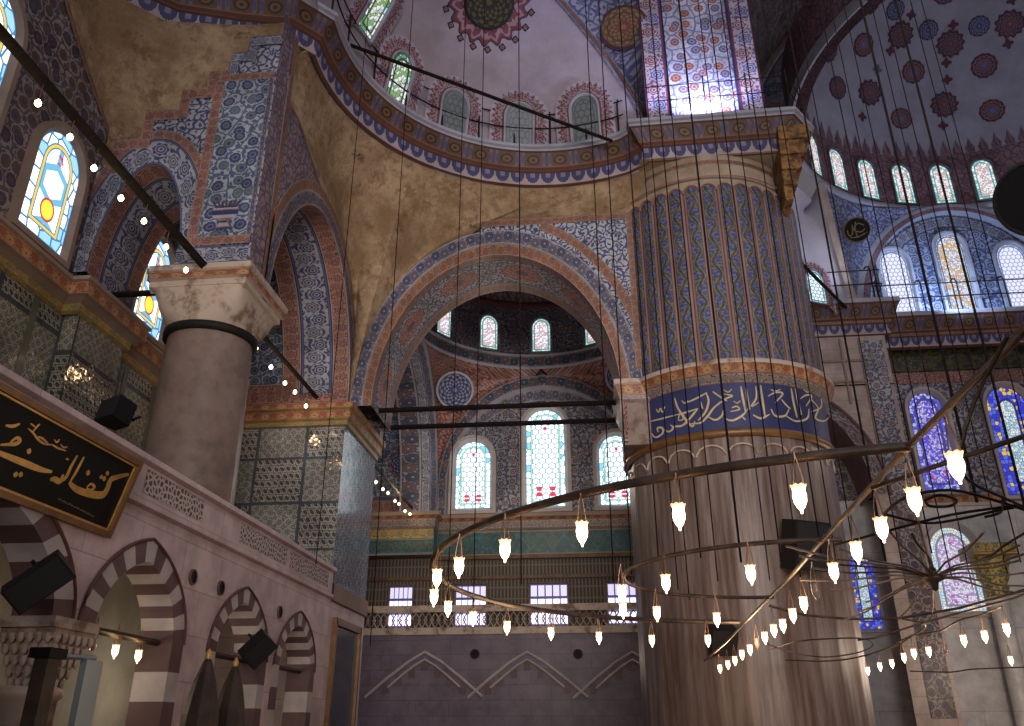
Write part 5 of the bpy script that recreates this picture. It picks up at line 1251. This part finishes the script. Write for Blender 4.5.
# ---- chandelier
AC, AR = Vector((1.845, 6.654)), 3.12
BC, BR = Vector((1.362, 6.70)), 1.222
chand = empty('chandelier', (1.4, 6.7, HZ)); tag(chand, 'huge iron and bronze hoop chandelier of low hanging rings, arms and spokes', 'chandelier')
def cpart(name, pts, r, m=M_BRONZE, n=8, lab=None):
    mb = MB(); mb.tube(pts, r, m, n); o = mb.build(name); local(chand, o)
    if lab: tag(o, lab)
    return o
def carc(c, r, a0, a1, n=48, z=HZ): return [Vector((c.x + r*cos(math.radians(a0 + (a1-a0)*i/n)), c.y + r*sin(math.radians(a0 + (a1-a0)*i/n)), z)) for i in range(n+1)]
cpart('hoop', carc(AC, AR, -100, -262, 72), .023)
cpart('hoop', carc(BC, BR, -85, -275, 48), .015)
beam = [onz(q_[0], q_[1], HZ) for q_ in [(1040, 312), (1010, 345), (980, 375), (905, 450), (870, 488), (820, 543), (790, 577), (760, 607)]] + [Vector((1.50, 10.6, HZ)), Vector((1.54, 12.0, HZ)), Vector((1.55, 13.6, HZ)), Vector((1.55, 15.0, HZ))]
cpart('long_arm', beam, .014, M_ARM)
cpart('strut', [onz(q_[0], q_[1], HZ-.03) for q_ in [(872, 488), (945, 463), (1013, 440), (1040, 431)]], .011)
for P_ in ([(1008, 335), (975, 400), (961, 455), (968, 480), (1013, 502), (1040, 515)], [(884, 514), (905, 498), (950, 490), (1000, 502), (1030, 512)], [(1030, 505), (1000, 510), (960, 519), (925, 523), (884, 514)], [(1003, 500), (1001, 512), (985, 517)],
           [(925, 500), (940, 495), (956, 500), (950, 506), (930, 506), (925, 500)], [(835, 545), (880, 533), (950, 515), (1020, 505)], [(912, 534), (918, 545), (928, 556), (934, 570)], [(1030, 530), (1005, 545), (990, 556), (970, 563)]):
    cpart('scroll', [onz(a, b, HZ - .05) for a, b in [tuple(v[:2]) for v in smoothline([Vector((x_, y_, 0)) for x_, y_ in P_], 4)]], .0075, M_IRON, 6)
hub = onz(933, 577, HZ-.06)
mb = MB(); mb.lathe([(0, .07), (.03, .06), (.035, .02), (.07, .015), (.075, -.02), (.03, -.04), (.02, -.09), (0, -.1)], hub, M_BRONZE, 16); local(chand, mb.build('hub'))
for ex, ey in [(786, 546), (800, 556), (812, 568), (800, 580), (826, 590), (858, 612), (900, 617), (932, 612), (885, 526), (918, 520), (1020, 545), (1030, 552), (1020, 560), (1030, 572), (1030, 586), (1013, 592), (845, 620), (984, 532), (838, 548), (866, 602)]:
    e_ = onz(ex, ey, HZ-.05); cpart('spoke', [hub, hub.lerp(e_, .3) + Vector((0, 0, .02)), hub.lerp(e_, .7) + Vector((0, 0, -.015)), e_], .0075, M_ARM, 6)
D2 = [(1040, 585), (1012, 594), (960, 608), (901, 618), (850, 619), (805, 615), (770, 606)]
cpart('hoop', [onz(a, b, HZ) for a, b in D2], .013)
D3 = [(1040, 588), (1012, 599), (925, 622), (875, 638), (858, 640)]
cpart('hoop', [onz(a, b, HZ-.03) for a, b in D3], .011)
cpart('hoop', [onz(v.x, v.y, HZ) for v in smoothline([Vector((a, b, 0)) for a, b in [(903, 619), (920, 622), (925, 627), (912, 636), (895, 646), (863, 656), (830, 661), (785, 660)]], 5)], .011)
cpart('hoop', [onz(v.x, v.y, HZ) for v in smoothline([Vector((a, b, 0)) for a, b in [(770, 650), (800, 641), (850, 638), (868, 640), (873, 645), (860, 652), (825, 657), (790, 652), (768, 644)]], 5)], .009)
cpart('hoop', [onz(v.x, v.y, HZ) for v in smoothline([Vector((a, b, 0)) for a, b in [(910, 671), (950, 672), (975, 669), (1030, 667)]], 5)], .012)
local_links = []

# ---- lamps
def make_lamp(p, hang, lit=True, s=1.0, lean=(0, 0)):
    """p: rim centre; hang: height of the arm above the rim"""
    root = empty('hanging_lamp', p)
    mb = MB(); n = 16; R = []
    s *= .78; prof = [(.036, .0), (.043, .012), (.035, .004), (.033, -.012), (.037, -.04), (.034, -.072), (.022, -.10), (.008, -.118), (.006, -.135), (.0, -.138)]
    for k, (r, z) in enumerate(prof):
        R.append([Vector(((r + (.004*(i % 2) if k == 1 else 0))*s*cos(2*pi*i/n), (r + (.004*(i % 2) if k == 1 else 0))*s*sin(2*pi*i/n), (z + (.008*(i % 2) if k == 1 else 0))*s)) for i in range(n+1)])
    mb.rows(R[2:], M_LAMP if lit else M_UNLIT); g = mb.build('glass_cup'); g.parent = root
    mb = MB(); mb.rows(R[:3], M_RIM if lit else M_UNLIT); g = mb.build('fluted_rim'); g.parent = root
    mb = MB(); top = Vector((lean[0], lean[1], hang))
    for a in (0, 2.1, 4.2):
        mb.tube([Vector((.036*s*cos(a), .036*s*sin(a), .0)), Vector((.02*s*cos(a), .02*s*sin(a), hang*.55)) + top*.0, top], .0028, M_WIRE, 5, False)
    mb.tube([top + Vector((0, 0, -.03)), top], .006, M_WIRE, 6); g = mb.build('wire_hanger'); g.parent = root
    return root
PROTO = {}
def lamp_at(px, py, z_arm, label, group, lit=True, drop=.16):
    """px, py: middle of the cup in the photo's frame"""
    zr = z_arm - drop; p = onz(px, py, zr - .045); p.z = zr
    key = (lit, round(drop, 2))
    if key not in PROTO: r = PROTO[key] = make_lamp(p, drop, lit)
    else:
        src = PROTO[key]; r = src.copy(); COL.objects.link(r); r.location = p
        for ch in list(src.children):
            c = ch.copy(); COL.objects.link(c); c.parent = r
    r.rotation_euler = (0, 0, random.random()*6)
    return tag(r, label, 'lamp', group)
def row(pts, text, group, **k):
    for i, q_ in enumerate(pts): lamp_at(q_[0], q_[1], HZ, text % ORD[i], group, lit=(len(q_) < 3), **k)
row([(437, 579), (459, 568), (505, 551), (582, 534), (679, 517), (800, 499)], '%s lit glass lamp from the left on the near upper arc of the big hoop', 'lamps on the big hoop')
row([(434, 598), (448, 609), (473, 619), (507, 628), (551, 634), (599, 638), (652, 641), (708, 641)], '%s lit glass lamp from the left on the far lower arc of the big hoop', 'lamps on the big hoop')
row([(622, 594), (666, 584), (751, 575)], '%s lit glass lamp from the left on the near arc of the small hoop', 'lamps on the small hoop')
row([(623, 611), (657, 614), (717, 620)], '%s lit glass lamp from the left on the far arc of the small hoop', 'lamps on the small hoop')
row([(957, 468), (915, 502), (882, 530), (857, 553), (834, 573), (816, 592, 0), (804, 605), (793, 616), (783, 626), (774, 631), (765, 638), (757, 644, 0), (750, 650), (742, 655), (735, 661), (728, 665), (720, 669)], '%s lamp from the near end of the long diagonal arm', 'lamps on the long arm')
row([(868, 671), (880, 667), (892, 664), (904, 658), (914, 654), (929, 652), (945, 650, 0), (964, 641), (985, 637), (1007, 630)], '%s small lamp from the left in the low row before the grey marble wall', 'lamps on the low right hoop')
low = [onz(x_, y_, HZ-.21) for x_, y_ in [(868, 671), (880, 667), (892, 664), (904, 658), (914, 654), (929, 652), (945, 650), (964, 641), (985, 637), (1007, 630)]]
cpart('hoop', [Vector((p.x, p.y, HZ)) for p in low], .010)
row([(1011, 661)], '%s small lamp low at the right edge, below the slender column', 'lamps on the low right hoop')
lamp_at(11, 632, 3.25, 'lit glass lamp at the far left edge under the black loudspeaker', 'lamps in the gallery arch', drop=.4)

# ---- iron tie bars and the little bulbs strung below them
def bar(name, a, b, r, label, cat='tie bar', m=M_IRON, n=4):
    mb = MB(); mb.tube([a, b], r, m, n); return tag(mb.build(name), label, cat)
def m_bulb():
    root = empty('festoon_bulb'); mb = MB()
    mb.lathe([(.0, -.13), (.02, -.125), (.036, -.10), (.036, -.075), (.02, -.05), (.014, -.04)], (0, 0, 0), M_LAMP, 12); g = mb.build('bulb'); g.parent = root
    mb = MB(); mb.lathe([(.014, -.04), (.016, -.015), (.0, -.01)], (0, 0, 0), M_IRON, 10); mb.tube([(0, 0, -.012), (0, 0, .2)], .004, M_WIRE, 5); g = mb.build('socket_wire'); g.parent = root
    return root
BPROTO = []
def bulbs(pts, x, text, group, z=None):
    for i, (px, py) in enumerate(pts):
        p = onx(px, py, x) if x is not None else onz(px, py, z)
        p.z += .085
        if not BPROTO: BPROTO.append(m_bulb()); r = BPROTO[0]
        else:
            r = BPROTO[0].copy(); COL.objects.link(r)
            for ch in BPROTO[0].children: c = ch.copy(); COL.objects.link(c); c.parent = r
        r.location = p; tag(r, text % ORD[i], 'bulb', group)
bar('tie_bar', Vector((-6.0, 2.0, 8.24)), Vector((-6.0, 11.0, 8.24)), .085, 'long dark iron tie bar running from the top left corner to the column capital')
bar('tie_bar', Vector((-6.0, 12.45, 8.2)), Vector((-6.0, 16.55, 8.2)), .06, 'iron tie bar between the column capital and the tiled pilaster')
bar('tie_bar', Vector((-6.0, 19.0, 8.15)), Vector((-6.0, 26.6, 8.15)), .06, 'iron tie bar in the aisle beyond the tiled pilaster')
bar('tie_bar', Vector((OX, 11.65, 8.2)), Vector((-6.8, 11.65, 8.2)), .06, 'short iron tie bar across the second window beside the capital')
bar('tie_bar', Vector((-5.2, 17.3, 8.12)), Vector((.55, 17.35, 8.12)), .06, 'upper of the two black tie bars across the facing arch')
bar('tie_bar', Vector((-5.2, 18.45, 8.12)), Vector((.55, 18.5, 8.12)), .06, 'lower of the two black tie bars across the facing arch')
bulbs([(38, 103), (70, 137), (94, 168), (121, 198), (144, 221), (166, 247), (186, 270)], -5.98, '%s bulb from the top left under the long iron bar', 'bulbs under the long bar')
bulbs([(256, 348), (271, 367), (285, 383), (295, 392), (306, 406)], -5.98, '%s bulb from the column under the middle iron bar', 'bulbs under the middle bar')
bulbs([(376, 482), (383, 489), (388, 493), (395, 501), (399, 504), (405, 511), (410, 514)], -5.98, '%s bulb from the pilaster under the aisle tie bar', 'bulbs under the aisle bar')
p1, p2 = onz(350, 45, 14.75), ony(612, 141, 15.75)
bar('tie_bar', p1, p2, .055, 'slanting black pole across the foot of the lavender dome')
bar('tie_bar', ony(800, 262, 22.5), ony(848, 310, 25.2), .06, 'short black pole before the conch window right of the pier')
# lower arches' bars
for i, (c, a, _) in enumerate(ARC[1:]):
    bar('tie_bar', Vector((LX-.16, c-a+.01, 2.62)), Vector((LX-.16, c+a-.01, 2.62)), .04, ['wooden tie bar across the nearest whole striped arch', 'tie bar across the middle striped arch', 'tie bar across the farthest striped arch'][i], m=M_DWOOD)
for i, (px, py, lit) in enumerate([(93, 646, False), (115, 652, True), (138, 657, True)]):
    p = onx(px, py, LX-.16); zr = p.z + .06
    key = (lit, .2)
    if key not in PROTO: r = PROTO[key] = make_lamp(Vector((p.x, p.y, zr)), .2, lit)
    else:
        r = PROTO[key].copy(); COL.objects.link(r)
        for ch in PROTO[key].children: cc2 = ch.copy(); COL.objects.link(cc2); cc2.parent = r
    r.location = (p.x, p.y, zr); r.scale = (1.25,)*3
    tag(r, ['unlit glass lamp in the nearest whole striped arch', 'left lit lamp in the nearest whole striped arch', 'right lit lamp in the nearest whole striped arch'][i], 'lamp', 'lamps in the gallery arch')

# ---- suspension cables
cab = [(341, 300, 13), (393, 300, 12), (457, 300, 9), (479, 300, 8.3), (520, 300, 7), (600, 300, 7), (616, 300, 6.6), (640, 300, 6), (655, 300, 7.4), (664, 300, 8), (677, 300, 6), (690, 300, 7), (712, 300, 6.2), (735, 300, 7), (747, 300, 6.2), (762, 300, 7), (783, 300, 6),
       (795, 300, 7), (812, 300, 7), (838, 300, 6.5), (852, 300, 7.5), (880, 300, 6), (893, 300, 7), (909, 300, 7.5), (930, 300, 4.6), (942, 300, 7), (956, 300, 6.4), (972, 300, 4.9), (990, 300, 6.6), (1003, 300, 7)]
for i, (px, py, y) in enumerate(cab):
    p = ony(px, py, y); mb = MB(); r = .0085 if px in (930, 972, 838, 712) else .0052
    mb.tube([(p.x, p.y, HZ if px > 345 else 4.0), (p.x, p.y, 26)], r*max(1, y/9), M_CABLE, 6)
    tag(mb.build('suspension_cable'), '%s hanging cable from the left%s' % ((ORD*2)[i % 24], [', among those before the left dome and pendentive', ', among those before the pier and the grey dome'][0 if px < 640 else 1]) if i < 24 else '%s hanging cable from the right edge, before the grey dome' % ORD[len(cab)-1-i], 'cable', 'chandelier cables')

# ---- ledge railings
def railing(name, path, zb, hgt, posts, label, cane=True, r=.022):
    root = empty(name, path[0]); tag(root, label, 'railing')
    for h_ in (.5, .9):
        mb = MB(); mb.tube([Vector((p.x, p.y, zb + hgt*h_)) for p in path], r*.8, M_IRON, 6); local(root, mb.build('rail'))
    for p, inw in posts:
        mb = MB(); top = zb + hgt
        if cane: pts = [(p.x, p.y, zb-.05), (p.x, p.y, top-.08), (p.x + inw.x*.04, p.y + inw.y*.04, top+.02), (p.x + inw.x*.14, p.y + inw.y*.14, top+.04), (p.x + inw.x*.22, p.y + inw.y*.22, top-.02)]
        else: pts = [(p.x, p.y, zb-.05), (p.x, p.y, top+.1)]
        mb.tube(pts, r, M_IRON, 6); local(root, mb.build('post'))
    return root
rp = [ringpt(a, 4.08, 0) for a in range(190, 66, -3)]
posts = [(ringpt(a, 4.12, 0), Vector((cos(math.radians(a)), sin(math.radians(a)), 0))) for a in (186, 172, 157, 143, 129, 116, 104, 92, 80, 69)]
railing('ledge_railing', rp, 14.29, 1.05, posts, 'thin black iron railing curving round the ledge below the lavender dome')
pp_ = [Vector((1.22, 16.0, 0)), Vector((1.22, 15.66, 0)), Vector((2.5, 15.64, 0)), Vector((4.6, 15.62, 0)), Vector((5.05, 16.3, 0)), Vector((5.05, 18, 0))]
railing('ledge_railing', pp_, 14.29, 1.05, [(p, Vector((0, 1, 0))) for p in (Vector((1.2, 15.66, 0)), Vector((1.95, 15.65, 0)), Vector((2.75, 15.64, 0)), Vector((3.7, 15.63, 0)), Vector((4.6, 15.62, 0)), Vector((5.05, 16.4, 0)), Vector((5.05, 17.2, 0)))], 'iron railing on the pier ledge before the floodlit flower panel', False, .016)
pr_ = [Vector((6.2, 25.25, 0)), Vector((9.3, 25.2, 0)), Vector((9.45, 26.35, 0)), Vector((15.5, 26.35, 0))]
railing('ledge_railing', pr_, 14.2, 1.25, [(Vector((x_, y_, 0)), Vector((-.6, .6, 0))) for x_, y_ in ((7.6, 25.25), (9.0, 25.2), (9.5, 26.3), (10.95, 26.35), (12.1, 26.35), (13.6, 26.35), (15.0, 26.35))], 'iron railing with hooked posts before the blue tympanum', True, .026)

# ---- calligraphy board
bp0 = Vector((-5.03, 9.0, 4.47)); bn = Vector((1, 0, -.26)).normalized()      # leans forward at the top
tl_, tr_, br_ = onpl(-60, 348, bp0, bn), onpl(141, 462, bp0, bn), onpl(105, 537, bp0, bn)
ey = (tr_ - tl_).normalized(); ez = bn.cross(ey).normalized()
if ez.z < 0: ez = -ez
Wd = 4.2; Hh = abs((br_ - tr_).dot(ez))
org = tr_ - ez*Hh - ey*Wd
bd = empty('calligraphy_board', org); tag(bd, 'long black panel of gold calligraphy in a gilt frame leaning off the gallery wall', 'calligraphy panel')
loc3 = lambda a, b, o: org + ey*a + ez*b + bn*o
def slab(mb, a0, a1, b0, b1, o0, o1, m):
    P_ = [loc3(a, b, o) for o in (o0, o1) for b in (b0, b1) for a in (a0, a1)]
    for q_ in ((0,1,5,4), (3,2,6,7), (2,0,4,6), (1,3,7,5), (4,5,7,6), (2,3,1,0)): mb.face([P_[i] for i in q_], m, [(0, 0), (1, 0), (1, 1), (0, 1)])
mb = MB(); slab(mb, .03, Wd-.03, .03, Hh-.03, -.05, .0, M_BOARD); local(bd, mb.build('black_panel'))
for a0, a1, b0, b1 in ((0, Wd, Hh-.06, Hh), (0, Wd, 0, .06), (0, .06, .06, Hh-.06), (Wd-.06, Wd, .06, Hh-.06)):
    mb = MB(); slab(mb, a0, a1, b0, b1, -.07, .04, M_GOLDWOOD); local(bd, tag(mb.build('frame_rail'), 'gilded wooden frame rail'))
mb = MB()
for a0, a1, b0, b1 in ((.06, Wd-.06, Hh-.085, Hh-.065), (.06, Wd-.06, .065, .085), (Wd-.085, Wd-.065, .065, Hh-.065)): slab(mb, a0, a1, b0, b1, 0, .012, M_GOLD)
local(bd, mb.build('gilt_fillet'))
STK = [([(512, 440), (470, 450), (440, 462), (428, 495), (408, 521), (360, 518), (310, 502), (286, 484), (276, 470)], 26), ([(436, 456), (470, 448), (512, 438)], 14), ([(345, 492), (362, 478), (376, 490), (362, 502), (344, 494)], 9), ([(334, 370), (308, 420), (276, 474)], 11), ([(308, 364), (282, 410), (262, 452), (236, 470)], 13),
       ([(252, 440), (238, 468), (216, 458), (198, 462)], 18), ([(206, 430), (160, 420), (100, 396), (30, 368), (-60, 330)], 20), ([(40, 312), (66, 294), (78, 306), (60, 318), (36, 320), (0, 322)], 13), ([(78, 238), (50, 248), (20, 244)], 10), ([(348, 424), (352, 442)], 16), ([(412, 448), (417, 464)], 15), ([(424, 428), (430, 442)], 13), ([(400, 444), (405, 456)], 13),
       ([(112, 338), (117, 356)], 15), ([(58, 432), (64, 448)], 15), ([(78, 432), (84, 448)], 15), ([(110, 256), (132, 276), (150, 300), (176, 318), (206, 322)], 7), ([(130, 270), (150, 246), (158, 240)], 6), ([(150, 290), (168, 296), (190, 316)], 6), ([(206, 320), (228, 334), (262, 346)], 6), ([(214, 300), (226, 312), (236, 300)], 5), ([(240, 318), (252, 332), (268, 330)], 5), ([(262, 376), (272, 382)], 6), ([(120, 236), (140, 252)], 5)]
mb = MB()
for pts, w in STK:
    sl = smoothline([Vector((a, b, 0)) for a, b in pts], 5); P3 = [onpl(v.x/3.988, 364 + v.y/3.988, tr_, bn) for v in sl]; n = len(P3)
    ribbon(P3, [w*.0025*(.4 + .8*sin(pi*(i+.5)/n)) for i in range(n)], bn, .006, M_GOLD, mb)
o = mb.build('gold_lettering'); local(bd, o); tag(o, 'large gold Arabic calligraphy')
mb = MB()
for pts, w in [([(232 + 12*k_, 534 + 6*k_ + (4 if k_ % 2 else 0)), (238 + 12*k_, 542 + 6*k_), (243 + 12*k_, 536 + 6*k_ + (3 if k_ % 3 else 0))], 4) for k_ in range(12)]:
    sl = smoothline([Vector((a, b, 0)) for a, b in pts], 5); P3 = [onpl(v.x/3.988, 364 + v.y/3.988, tr_, bn) for v in sl]; ribbon(P3, [w*.0026]*len(P3), bn, .005, M_DULLGOLD, mb)
o = mb.build('signature_line'); local(bd, o); tag(o, 'small dim gold signature line')

# ---- framed picture on the pilaster
fp = empty('framed_panel', (LX+.01, 16.75, 2.2)); tag(fp, 'tall framed dark glass panel on the marble side of the pilaster', 'picture')
y0_, y1_, z1_ = 16.8, 18.6, 3.58
mb = MB(); mb.face([(LX+.03, y0_, 1.6), (LX+.03, y1_, 1.6), (LX+.03, y1_, z1_), (LX+.03, y0_, z1_)], M_GLASSDARK); local(fp, mb.build('glass_pane'))
for a in ((y0_-.02, y0_+.07, 1.5, z1_+.1), (y1_-.07, y1_+.02, 1.5, z1_+.1), (y0_, y1_, z1_-.03, z1_+.1), (y0_, y1_, 1.5, 1.63)):
    mb = MB(); mb.box(LX, LX+.09, a[0], a[1], a[2], a[3], M_GOLDWOOD); local(fp, mb.build('frame_rail'))

# ---- loudspeakers
def speaker(p, yaw, tilt, w, d, h, label, roll=0):
    from mathutils import Matrix
    Mx = Matrix.Translation(p) @ Matrix.Rotation(yaw, 4, 'Z') @ Matrix.Rotation(tilt, 4, 'X') @ Matrix.Rotation(roll, 4, 'Y')
    root = empty('loudspeaker', p); tag(root, label, 'loudspeaker')
    mb = MB(); P_ = [(-w/2, -d/2), (w/2, -d/2), (w*.36, d/2), (-w*.36, d/2)]      # front at -y
    T = lambda x, y, z: Mx @ Vector((x, y, z))
    for i in range(4):
        a, b = P_[i], P_[(i+1) % 4]; mb.face([T(a[0], a[1], -h/2), T(b[0], b[1], -h/2), T(b[0], b[1], h/2), T(a[0], a[1], h/2)], M_BLACK)
    mb.face([T(a, b, h/2) for a, b in P_], M_BLACK); mb.face([T(a, b, -h/2) for a, b in P_][::-1], M_BLACK)
    o = mb.build('cabinet'); local(root, o)
    b_ = o.modifiers.new('bevel', 'BEVEL'); b_.width = .012; b_.segments = 2
    mb = MB(); mb.face([T(-w*.46, -d/2-.012, -h*.46), T(w*.46, -d/2-.012, -h*.46), T(w*.46, -d/2-.012, h*.46), T(-w*.46, -d/2-.012, h*.46)], M_GRILLE)
    for s_ in (-1, 1): mb.face([T(s_*w*.46, -d/2-.012, -h*.46), T(s_*w*.46, -d/2, -h*.46), T(s_*w*.46, -d/2, h*.46), T(s_*w*.46, -d/2-.012, h*.46)], M_GRILLE)
    local(root, mb.build('grille'))
    mb = MB(); mb.tube([T(0, d/2-.02, 0), T(0, d/2+.12, .03)], .025, M_IRON, 8); mb.tube([T(-w*.4, d/2+.1, .03), T(w*.4, d/2+.1, .03)], .018, M_IRON, 6); local(root, mb.build('bracket'))
    return root
speaker(onx(117, 413, -7.2), -.5, -.2, .5, .34, .36, 'black loudspeaker on the parapet before the green tiles, left of the column')
speaker(onx(38, 580, -5.0), .75, .45, .27, .26, .52, 'large tilted black loudspeaker below the calligraphy board', .75)
speaker(onx(257, 648, -5.05), .8, .5, .30, .28, .44, 'tilted black loudspeaker beside the far striped arches', .6)
speaker(oncyl(803, 545, PC.x, PC.y, PR+.3), .5, .25, .75, .5, .85, 'big dark loudspeaker on the right flank of the marble pier')
speaker(oncyl(721, 638, PC.x, PC.y, PR+.25), .2, .55, .46, .36, .46, 'smaller tilted black loudspeaker low on the front of the pier')

# ---- big black roundel cut by the right edge
p = ony(1037, 198, 11.0)
d_, e1, e2 = disc('hanging_roundel', p, EYE - p + Vector((0, 1.5, 1.5)), .56, M_BLACK, M_BOARD, th=.05)
tag(d_, 'big round black board hanging at the right edge before the dome drum', 'roundel')

# ---- bits along the lower left edge
def finial(px, py, label):
    p = onx(px, py, -4.3); root = empty('pointed_finial', (p.x, p.y, 0)); tag(root, label, 'finial')
    mb = MB(); mb.lathe([(.20, p.z-.75), (.19, p.z-.6), (.12, p.z-.28), (.05, p.z-.08), (.03, p.z-.05)], (p.x, p.y, 0), M_DWOOD, 10, smooth=False); local(root, mb.build('cone'))
    mb = MB(); mb.lathe([(.0, p.z+.06), (.02, p.z+.03), (.035, p.z-.01), (.02, p.z-.05), (.03, p.z-.06)], (p.x, p.y, 0), M_GOLD, 12); local(root, mb.build('knob'))
    mb = MB(); mb.lathe([(.10, p.z-.75), (.10, 0)], (p.x, p.y, 0), M_DWOOD, 10); mb.lathe([(.22, p.z-.75), (.22, p.z-.8), (.1, p.z-.82)], (p.x, p.y, 0), M_SILVER, 10); local(root, mb.build('post'))
finial(209, 654, 'left of two small dark pointed finials beneath the middle striped arch')
finial(236, 662, 'right of two small dark pointed finials by the tilted loudspeaker')
p = onx(52, 652, -4.5); kc = empty('wooden_kiosk', (p.x, p.y, 0)); tag(kc, 'brown wooden kiosk with pale metal rail at the bottom left corner', 'kiosk')
mb = MB(); mb.box(p.x-.10, p.x+.02, p.y-.06, p.y+.1, 0, p.z-.04, M_DWOOD); local(kc, mb.build('body'))
mb = MB(); mb.box(p.x-.13, p.x+.05, p.y-.10, p.y+.14, p.z-.05, p.z+.03, M_BOARD); local(kc, mb.build('cap'))
q = onx(95, 657, -4.5); mb = MB(); mb.tube([(p.x, p.y+.15, p.z-.02), (q.x, q.y, p.z-.0)], .022, M_SILVER, 8); local(kc, mb.build('rail'))
mb = MB(); mb.box(q.x-.03, q.x+.03, q.y-.16, q.y+.1, 0, p.z-.02, M_SILVER); local(kc, mb.build('panel'))

# ================================================================== LIGHT, CAMERA
w = bpy.data.worlds.new('World'); SC.world = w; w.use_nodes = True
bg = w.node_tree.nodes['Background']; bg.inputs[0].default_value = (.66, .61, .66, 1); bg.inputs[1].default_value = WORLD_E
def area(name, loc, target, size, col_, power, sy=None):
    l = bpy.data.lights.new(name, 'AREA'); l.energy = power; l.color = col_; l.size = size
    if sy: l.shape = 'RECTANGLE'; l.size_y = sy
    o = bpy.data.objects.new(name, l); COL.objects.link(o); o.location = loc
    o.rotation_euler = (Vector(target) - Vector(loc)).to_track_quat('-Z', 'Y').to_euler(); return o
def spot(name, loc, target, ang, col_, power, blend=.6, r=.1):
    l = bpy.data.lights.new(name, 'SPOT'); l.energy = power; l.color = col_; l.spot_size = math.radians(ang); l.spot_blend = blend; l.shadow_soft_size = r
    o = bpy.data.objects.new(name, l); COL.objects.link(o); o.location = loc
    o.rotation_euler = (Vector(target) - Vector(loc)).to_track_quat('-Z', 'Y').to_euler(); return o
def point(name, loc, col_, power, r=.15):
    l = bpy.data.lights.new(name, 'POINT'); l.energy = power; l.color = col_; l.shadow_soft_size = r
    o = bpy.data.objects.new(name, l); COL.objects.link(o); o.location = loc; return o
# floodlights that stand on the ledges
spot('floodlight_panel', (2.75, 15.58, 14.45), (2.8, 16.05, 17.5), 155, (.68, .69, 1.0), 520)
spot('floodlight_rib', (1.7, 15.5, 14.45), (.3, 15.6, 17.5), 100, (.6, .62, 1.0), 90)
spot('floodlight_tympanum', (11.5, 25.2, 14.5), (12.2, 27.0, 16.2), 150, (.50, .66, 1.0), 520)
spot('floodlight_conch', (8.8, 24.2, 14.4), (7.2, 24.6, 16.5), 120, (.72, .76, 1.0), 90)
# lamps light what hangs round them
for x_, y_, e_ in ((-.5, 5.5, 14), (-.8, 8.2, 14), (1.4, 6.7, 16), (1.5, 9.6, 30), (1.7, 13.2, 85), (3.6, 9.0, 24), (4.2, 11.5, 30)):
    point('lamp_glow', (x_, y_, HZ-.22), (1.0, .66, .38), e_*GLOW)
for y_ in (6.5, 9.0, 13.5, 15.4): point('bulb_glow', (-6.35, y_, 7.6), (1.0, .62, .32), 8*GLOW, .05)
point('aisle_glow', (-5.9, 24.5, 7.9), (1.0, .7, .38), 28*GLOW, .05)
point('gallery_glow', (-6.5, 9.6, 2.2), (1.0, .80, .58), 26*GLOW, .05); point('gallery_glow', (-6.6, 13.2, 2.2), (1.0, .82, .62), 30*GLOW, .05)
# daylight from the windows of the great dome behind and above the viewer
area('dome_window_daylight', (7, -3, 21), (0, 14, 9), 9, (.92, .87, 1.0), DOME_E)
area('low_front_fill', (3, -7, 5), (-1, 17, 9.5), 9, (1.0, .90, .84), LOW_E, 5).data.spread = math.radians(50)  # low fill light added behind the viewer to brighten the arch soffits
for x_, y_, z_, e_ in ((-2, 23, 3.4, 25), (-2, 22.4, 8.2, 150), (5.5, 16.5, 3.0, 60), (9.8, 22.0, 3.2, 300), (11, 20, 9, 120)): point('back_wall_fill', (x_, y_, z_), (1.0, .80, .62), e_*GLOW, .4)  # unseen fill lights added to brighten the far bay and right back wall
point('dome_fill', (11.5, 19, 16), (.85, .82, 1.0), 220*GLOW, .6)  # unseen fill light added to lift the grey dome
cam = bpy.data.cameras.new('camera'); cam.sensor_fit = 'HORIZONTAL'; cam.sensor_width = 36; cam.lens = F/1024*36
cam.shift_y = (CY - 363)/1024; cam.clip_end = 200
co = bpy.data.objects.new('camera', cam); COL.objects.link(co); co.location = EYE
fwd = Vector((-sin(PSI)*cos(PIT), cos(PSI)*cos(PIT), sin(PIT))); co.rotation_euler = fwd.to_track_quat('-Z', 'Y').to_euler()
SC.camera = co
vs = SC.view_settings; vs.view_transform = 'Standard'; vs.look = 'None'; vs.gamma = 1; vs.use_curve_mapping = False; vs.exposure = -.17
